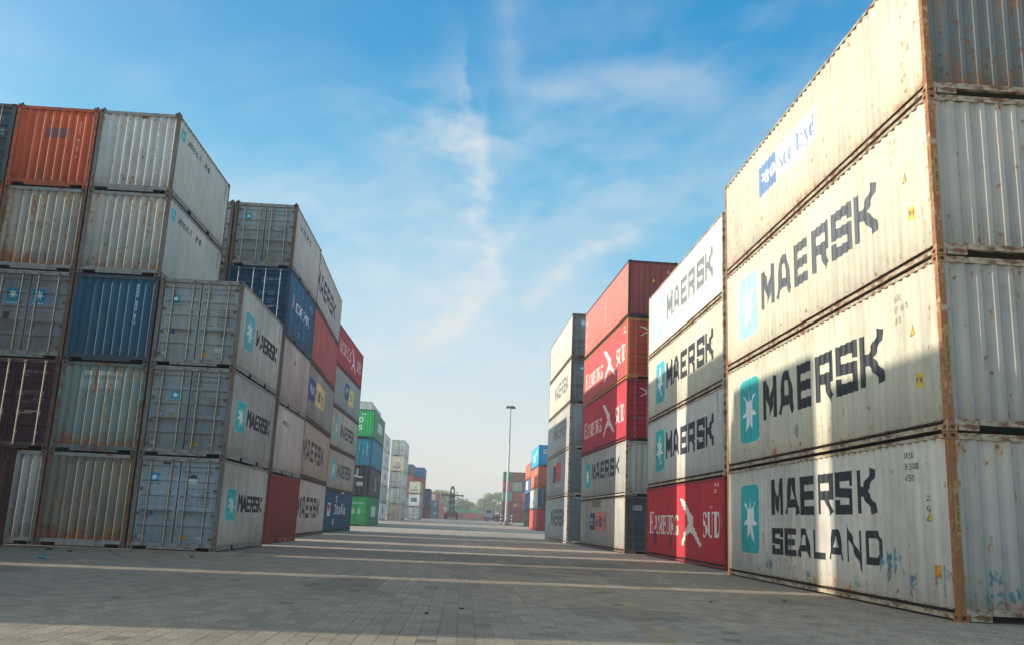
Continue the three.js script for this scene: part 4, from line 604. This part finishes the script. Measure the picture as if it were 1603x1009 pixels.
const hue = { '#8e3a34': 'brick red', '#9c4036': 'rust red', '#6aa088': 'pale sea green', '#b0585a': 'rose red', '#2f7a50': 'deep green', '#803638': 'dark red', '#84383a': 'dull red', '#86393a': 'brownish red', '#a3aaa6': 'light grey', '#8a4446': 'plum red', '#7e3436': 'dark red', '#c05a58': 'pinkish red', '#8a3f42': 'maroon' };
cols7.forEach((col, k) => far({ side: 'R', x: 10.35 + k * 2.5, z: -244, H: 2.62, L: LL }, col.map((base, i) => ({ base, endMat: i < 3 && k > 0 ? endP(base, { dirt: 0.4, rust: 0 }, i === 1 && k === 1 ? (c) => { c.fillStyle = '#c08a84'; c.fillRect(0.3, 0.5, 0.9, 0.5); } : undefined) : plain(base, true), sideMat: k === 0 && i < 2 ? plain('#c4705a') : undefined, label: `${hue[base]} container, ${ord[i]} in the ${['left', 'middle', 'right'][k]} column behind the lamp mast` }))));  // sunlight painted in: two lowest left-column sides are paler than their ends
// a row of red containers lying crosswise at the end of the lane
[['#a8504a', -13.0], ['#a85048', -6.9, 1], ['#a24c48', -0.4], ['#9e4a48', 6.0], ['#a14640', 12.2]].forEach(([base, x], i) => {
  const t = container({ L: LL, H: LH, side: 'L', x: 0, z: 0, y: rise(-350), lod: 2, base, frame: plain(base), sideMat: plain(base), turn: Math.PI / 2, label: ['red container across the far end of the lane behind the slate blue stacks', 'red container across the lane end just behind the reach stacker', 'red container across the lane end, right of the grey doorway gap', 'red container across the lane end behind the truck', 'red container across the lane end, right of the truck'][i] });
  t.position.set(x + LL / 2, rise(-350), -348 - CW / 2);
});
{ // grey container end-on in the gap, seen as dark doors
  const t = container({ L: LL, H: 2.45, side: 'L', x: 2.0, z: -352.5, y: rise(-352), lod: 2, base: '#4e5654', frame: plain('#4e5654'), end: 'door', endMat: plain('#434b49', true), label: 'dark grey doored container filling the gap in the red crosswise row' });
  t.position.x = -0.75 - 6.06 + 6.06 + 0.1;
}

// ---------------------------------------------------------------- lamp mast and its posts
{
  const z = -165, y = rise(z), x = 7.75;
  const t = thing('lamp_mast', 'tall grey floodlight mast standing in the yard between striped posts', 'lamp mast', [x, y, z]);
  part('base', join([cyl(0.75, 0.35, 0, 0.175, 0, 12, 0.6), cyl(0.34, 0.5, 0, 0.55, 0, 10)]), solid('#77787a'), t);
  part('lower_pole', new THREE.CylinderGeometry(0.17, 0.27, 14.2, 12).translate(0, 7.4, 0), solid('#c6c8c4', 0.5, 0.1), t);
  part('upper_pole', new THREE.CylinderGeometry(0.09, 0.15, 6.6, 10).translate(0, 17.75, 0), solid('#8f959c', 0.5, 0.1), t);
  part('pole_collar', cyl(0.2, 0.35, 0, 14.45, 0, 12), solid('#c4c6c2', 0.5), t);
  part('crossbar', join([box(1.1, 0.14, 0.14, 0, 21.05, 0), box(0.14, 0.14, 1.0, 0, 20.9, 0)]), solid('#3c4a5c', 0.5, 0.3), t);
  for (const [lx, lz, r] of [[-0.55, 0.1, 0.5], [0.55, 0.1, -0.5], [0.1, 0.5, 0.1], [0.2, -0.5, -0.2]]) {
    const l = part('floodlight', join([box(0.62, 0.2, 0.5), box(0.5, 0.1, 0.4, 0, 0.15, 0)]), solid('#2c3a50', 0.5, 0.2), t); l.position.set(lx, 21.15, lz); l.rotation.set(0.45, 0, r);
    part('lens', box(0.5, 0.02, 0.4, 0, -0.115, 0), solid('#c9d0d6', 0.2), l);
  }
  const where = ['front left of', 'front right of', 'back left of', 'back right of'];
  [[-0.95, 0.8], [1.0, 0.8], [-0.62, -1.4], [0.75, -1.4]].forEach(([bx, bz], i) => {
    const b = thing('bollard', `red and white striped post ${where[i]} the mast foot`, 'bollard', [x + bx, rise(z + bz), z + bz], 0, 'striped posts round the mast');
    for (let k = 0; k < 6; k++) part('stripe', cyl(0.12, 0.3, 0, 0.15 + k * 0.3, 0, 10), k % 2 ? solid('#d2cec8') : solid('#8e2f34'), b);
    part('cap', new THREE.SphereGeometry(0.12, 10, 6, 0, 7, 0, Math.PI / 2).translate(0, 1.8, 0), solid('#8e2f34'), b);
  });
}

// ---------------------------------------------------------------- container handler and truck
{
  const z = -262, t = thing('container_handler', 'dark mast container handler with its empty spreader raised, at the lane end', 'container handler', [-3.3, rise(z), z]);
  t.scale.set(1, 0.92, 1);
  const red = solid('#8e3430', 0.55), dark = solid('#2b3138', 0.6), D = solid('#20252b', 0.7);
  part('chassis', join([box(3.2, 0.7, 5.6, 0, 1.15, -1.2), box(2.6, 0.5, 1.4, 0, 0.85, 2.0)]), red, t);
  part('counterweight', join([box(3.3, 1.3, 1.5, 0, 1.55, -3.4), box(2.6, 0.4, 1.2, 0, 2.4, -3.4)]), red, t);
  const cab = part('cabin', join([box(1.5, 0.12, 1.7, 0, 3.55, -0.8), box(0.1, 1.6, 0.1, -0.7, 2.75, 0), box(0.1, 1.6, 0.1, 0.7, 2.75, 0), box(0.1, 1.6, 0.1, -0.7, 2.75, -1.6), box(0.1, 1.6, 0.1, 0.7, 2.75, -1.6), box(1.5, 0.5, 1.7, 0, 1.75, -0.8)]), dark, t);
  part('windscreen', box(1.3, 1.45, 0.03, 0, 2.75, 0.02), solid('#9fb0b8', 0.15), cab);
  for (const [wx, wz] of [[-1.65, 1.8], [1.65, 1.8], [-1.5, -2.6], [1.5, -2.6]]) { const w = part('wheel', new THREE.CylinderGeometry(0.82, 0.82, 0.7, 20).rotateZ(Math.PI / 2).translate(wx, 0.82, wz), RUBBER, t); part('rim', new THREE.CylinderGeometry(0.42, 0.42, 0.74, 14).rotateZ(Math.PI / 2).translate(wx, 0.82, wz), solid('#7d7f7c'), w); }
  for (const s of [-1, 1]) part('mast_rail', join([box(0.22, 8.6, 0.35, s * 0.55, 4.9, 2.6), box(0.14, 4.6, 0.28, s * 0.36, 7.4, 2.45)]), D, t);
  part('mast_crossbeam', join([box(1.3, 0.28, 0.3, 0, 9.1, 2.6), box(1.3, 0.28, 0.3, 0, 3.4, 2.6), box(1.2, 0.24, 0.3, 0, 5.2, 2.6), box(0.8, 0.6, 0.25, 0, 9.6, 2.45)]), D, t);
  part('lift_cylinder', join([cyl(0.1, 6.4, -0.2, 4.4, 2.5, 8), cyl(0.1, 6.4, 0.2, 4.4, 2.5, 8)]), solid('#6d7680', 0.4, 0.4), t);
  const sp = part('spreader', join([box(6.06, 0.34, 0.34, 0, 7.15, 3.1), box(1.6, 1.1, 0.3, 0, 7.0, 2.85), box(2.0, 0.4, 0.3, 0, 4.9, 2.85)]), D, t);
  for (const s of [-1, 1]) part('spreader_arm', join([box(0.32, 0.75, 0.36, s * 2.95, 7.15, 3.1), box(0.5, 0.2, 0.6, s * 2.85, 6.85, 3.2)]), D, sp);
}
{
  const z = -246, t = thing('terminal_truck', 'short white-cabbed yard truck parked right of the container handler', 'truck', [7.4, rise(z), z], 0);
  const W_ = solid('#b9b8b0', 0.45), D = solid('#24282c', 0.7);
  const cab = part('cab', join([box(2.2, 1.15, 1.9, -0.6, 1.55, 0.2), box(2.15, 0.9, 1.7, -0.6, 2.55, 0.1), box(2.2, 0.12, 1.9, -0.6, 3.05, 0.15)]), W_, t);
  part('windscreen', box(0.03, 0.78, 1.4, -1.69, 2.5, 0.1), solid('#46525a', 0.15), cab);
  part('side_window', box(1.25, 0.7, 0.03, -0.55, 2.5, 0.97), solid('#46525a', 0.15), cab);
  part('chassis', join([box(4.6, 0.35, 1.1, 0.7, 0.95, 0), box(1.8, 0.5, 2.0, 1.9, 1.2, 0), box(0.9, 0.55, 0.5, 0.6, 0.75, 1.0)]), D, t);
  part('fifth_wheel', cyl(0.55, 0.14, 1.9, 1.55, 0, 16), D, t);
  part('exhaust', join([cyl(0.09, 2.2, 0.75, 2.1, -0.7, 8), box(0.3, 1.2, 0.6, 0.72, 1.7, -0.6)]), D, t);
  part('bumper', box(0.2, 0.4, 2.1, -1.8, 0.7, 0.1), D, t);
  for (const wx of [-1.0, 1.4, 2.45]) for (const wz of [-0.95, 0.95]) { const w = part('wheel', new THREE.CylinderGeometry(0.52, 0.52, 0.36, 18).rotateX(Math.PI / 2).translate(wx, 0.52, wz), RUBBER, t); part('rim', new THREE.CylinderGeometry(0.26, 0.26, 0.39, 12).rotateX(Math.PI / 2).translate(wx, 0.52, wz), solid('#8d8f8c'), w); }
}
// long shed with a green curved roof behind the crosswise row
{
  const z = -374, t = thing('green_roof_shed', 'low shed with a green curved roof behind the crosswise red containers', 'shed', [0.6, rise(z), z]);
  part('wall', box(15.2, 4.0, 7.4, 0, 2.0, 0), solid('#3f9a6a'), t);
  const n = 14, rows = []; for (let i = 0; i <= n; i++) { const a = i / n; rows.push([lerp(-8, 8, a), 3.9 + 1.35 * Math.sin(Math.PI * lerp(0.06, 0.94, a)) ** 0.7]); }
  for (let i = 0; i < n; i++) { const [x0, y0] = rows[i], [x1, y1] = rows[i + 1], b = box(Math.hypot(x1 - x0, y1 - y0) - 0.03, 0.12, 8.2); b.rotateZ(Math.atan2(y1 - y0, x1 - x0)).translate((x0 + x1) / 2, (y0 + y1) / 2, 0); part('roof_sheet', b, solid(i % 2 ? '#2fb070' : '#2ba668', 0.6), t); }
  for (const k of [-6, -2, 2, 6]) part('wall_panel', box(3.2, 1.6, 0.06, k, 2.9, 3.74), solid('#38a870'), t);
}

// ---------------------------------------------------------------- trees at the end of the yard
{
  const leafMats = ['#8d9a44', '#84923f', '#9aa24f', '#6d7f3b'].map((c) => new THREE.MeshStandardMaterial({ color: lin(c), roughness: 0.95, side: THREE.DoubleSide }));
  const bark = solid('#4a4238', 0.95);
  function crown(seed, h, r) {
    reseed(seed);
    const P = [], blobs = [];
    for (let i = 0; i < 11; i++) { const a = rnd() * 6.28, q = Math.sqrt(rnd()) * r * 0.72, yy = h * (0.34 + 0.58 * rnd()); blobs.push([Math.cos(a) * q * (1.15 - yy / h * 0.55), yy, Math.sin(a) * q * (1.15 - yy / h * 0.55), r * (0.26 + 0.24 * rnd())]); }
    blobs.push([0, h * 0.9, 0, r * 0.3]);
    for (const [bx, by, bz, br] of blobs) for (let k = 0; k < 230; k++) {
      const u = rnd() * 2 - 1, a = rnd() * 6.28, q = br * Math.cbrt(rnd() * 0.75 + 0.25), s = Math.sqrt(1 - u * u), s0 = 0.18 + rnd() * 0.3;
      const c = new THREE.Vector3(bx + Math.cos(a) * s * q, by + u * q * 0.9, bz + Math.sin(a) * s * q), e = new THREE.Vector3(rnd() - 0.5, rnd() - 0.5, rnd() - 0.5).normalize(), f = new THREE.Vector3(rnd() - 0.5, rnd() - 0.5, rnd() - 0.5).cross(e).normalize();
      const v = [[-1, -0.6], [1, -0.4], [0.2, 1.1]].map(([p, w]) => c.clone().addScaledVector(e, p * s0).addScaledVector(f, w * s0));
      for (const w of v) P.push(w.x, w.y, w.z);
    }
    const g = new THREE.BufferGeometry(); g.setAttribute('position', new THREE.Float32BufferAttribute(P, 3)); g.computeVertexNormals(); return g;
  }
  function limbs(seed, h, r) {
    reseed(seed); const g = [new THREE.CylinderGeometry(0.12, 0.32, h * 0.62, 8).toNonIndexed().translate(0, h * 0.31, 0)];
    for (let i = 0; i < 7; i++) { const l = h * 0.34, b = new THREE.CylinderGeometry(0.03, 0.1, l, 5).toNonIndexed().translate(0, l / 2, 0).rotateZ(0.5 + rnd() * 0.5).rotateY(rnd() * 6.28).translate(0, h * (0.3 + 0.3 * rnd()), 0); g.push(b); }
    return join(g);
  }
  const kinds = [[16, 7.6], [14, 6.8], [17, 7.2], [12.5, 7.4]].map(([h, r], i) => ({ c: crown(40 + i, h, r), t: limbs(60 + i, h, r) }));
  const T = [[-22, 0, 0.95], [-16.2, 3, 0.9, ], [-11.5, 2, 0.93], [-6.3, 0, 0.95], [-1.6, 3, 0.92], [3.0, 3, 0.80], [7.3, 1, 0.86], [11.4, 0, 0.92], [15.6, 2, 0.95], [20.4, 1, 1.0], [25, 0, 0.9], [30, 2, 0.95], [36, 3, 1], [-29, 1, 1], [-36, 2, 1], [44, 1, 1], [-45, 0, 1]];
  const say = { 3: 'spring-green tree directly behind the container handler', 4: 'low yellow-green tree just right of the handler mast', 5: 'low round tree above the green roof in the gap', 6: 'pale green tree above the right end of the green roof', 7: 'yellow-green tree behind the white truck, left of centre', 8: 'tallest spring-green tree left of the lamp mast', 2: 'narrow spring-green tree left of the container handler', 9: 'spring-green tree right behind the red stacks at the lamp mast' };
  T.forEach(([x, k, s], i) => {
    const z = -428 - (i * 37 % 17);
    const t = thing('tree', say[i] ?? 'spring-green tree of the belt hidden behind the container stacks', 'tree', [x * 1.12, rise(z), z], i * 1.7, say[i] ? undefined : 'hidden trees of the far belt');
    t.scale.set(s * 0.95, s * 0.82, s * 0.95);
    part('trunk', kinds[k].t, bark, t); part('crown', kinds[k].c, leafMats[(i * 3) % 4], t);
  });
  // low shrubs closing the foot of the belt
  const hg = []; reseed(88);
  for (let i = 0; i < 5200; i++) { const x = (rnd() - 0.5) * 110, y = rnd() ** 1.4 * (3.2 + 2.4 * F(x * 0.09, 1)), z = (rnd() - 0.5) * 8, s = 0.3 + rnd() * 0.35, v = []; for (let k = 0; k < 3; k++) v.push(x + (rnd() - 0.5) * s * 2, y + (rnd() - 0.5) * s * 2, z + (rnd() - 0.5) * s * 2); hg.push(...v); }
  const g = new THREE.BufferGeometry(); g.setAttribute('position', new THREE.Float32BufferAttribute(hg, 3)); g.computeVertexNormals();
  const h = part('undergrowth', g, new THREE.MeshStandardMaterial({ color: lin('#586236'), roughness: 1, side: THREE.DoubleSide }), scene); h.position.set(0, rise(-448), -446);
  tag(h, 'undergrowth along the foot of the far tree belt', null, null, 'stuff');
}
// ---------------------------------------------------------------- litter on the paving
{
  const chunk = (s, k) => { reseed(k); const g = new THREE.IcosahedronGeometry(s, 1), p = g.attributes.position, m = new Map(); for (let i = 0; i < p.count; i++) { const q = [p.getX(i), p.getY(i), p.getZ(i)].map((v) => v.toFixed(4)).join(); if (!m.has(q)) m.set(q, 0.6 + rnd() * 0.7); const f = m.get(q); p.setXYZ(i, p.getX(i) * f, Math.max(-0.2 * s, p.getY(i) * f * 0.45), p.getZ(i) * f); } g.computeVertexNormals(); return g; };
  const L = [[-8.9, -20.3, 0.09, '#3c8f98', 'scrap of teal plastic lying on the paving left of the lane', 'litter'], [-10.4, -24.0, 0.08, '#4a443c', 'dark clod of dirt in front of the rusty end wall, farther left', 'clod'], [-9.7, -23.6, 0.06, '#4a443c', 'small dark clod in front of the rusty end wall, farther right', 'clod'], [-6.6, -23.2, 0.06, '#4a443c', 'dark clod on the paving before the grey-blue doors', 'clod'], [-0.4, -12.1, 0.03, '#26231f', 'tiny dark stone on the paving, left one near the middle of the lane', 'stone'], [0.05, -12.9, 0.03, '#26231f', 'tiny dark stone on the paving, right one near the middle of the lane', 'stone'], [4.3, -15.8, 0.035, '#4b443c', 'small clod near the right tower, beside the light strip', 'clod'], [5.9, -16.7, 0.04, '#4b443c', 'flat clod of dirt close to the right tower foot', 'clod']];
  L.forEach(([x, z, s, c, label, cat], i) => { const m = part(numbered(cat === 'litter' ? 'plastic_scrap' : cat === 'stone' ? 'stone' : 'dirt_clod'), chunk(s, 200 + i), solid(c, 0.9), scene); m.position.set(x, 0.2 * s, z); tag(m, label, cat); });
}
renderer.render(scene, camera);
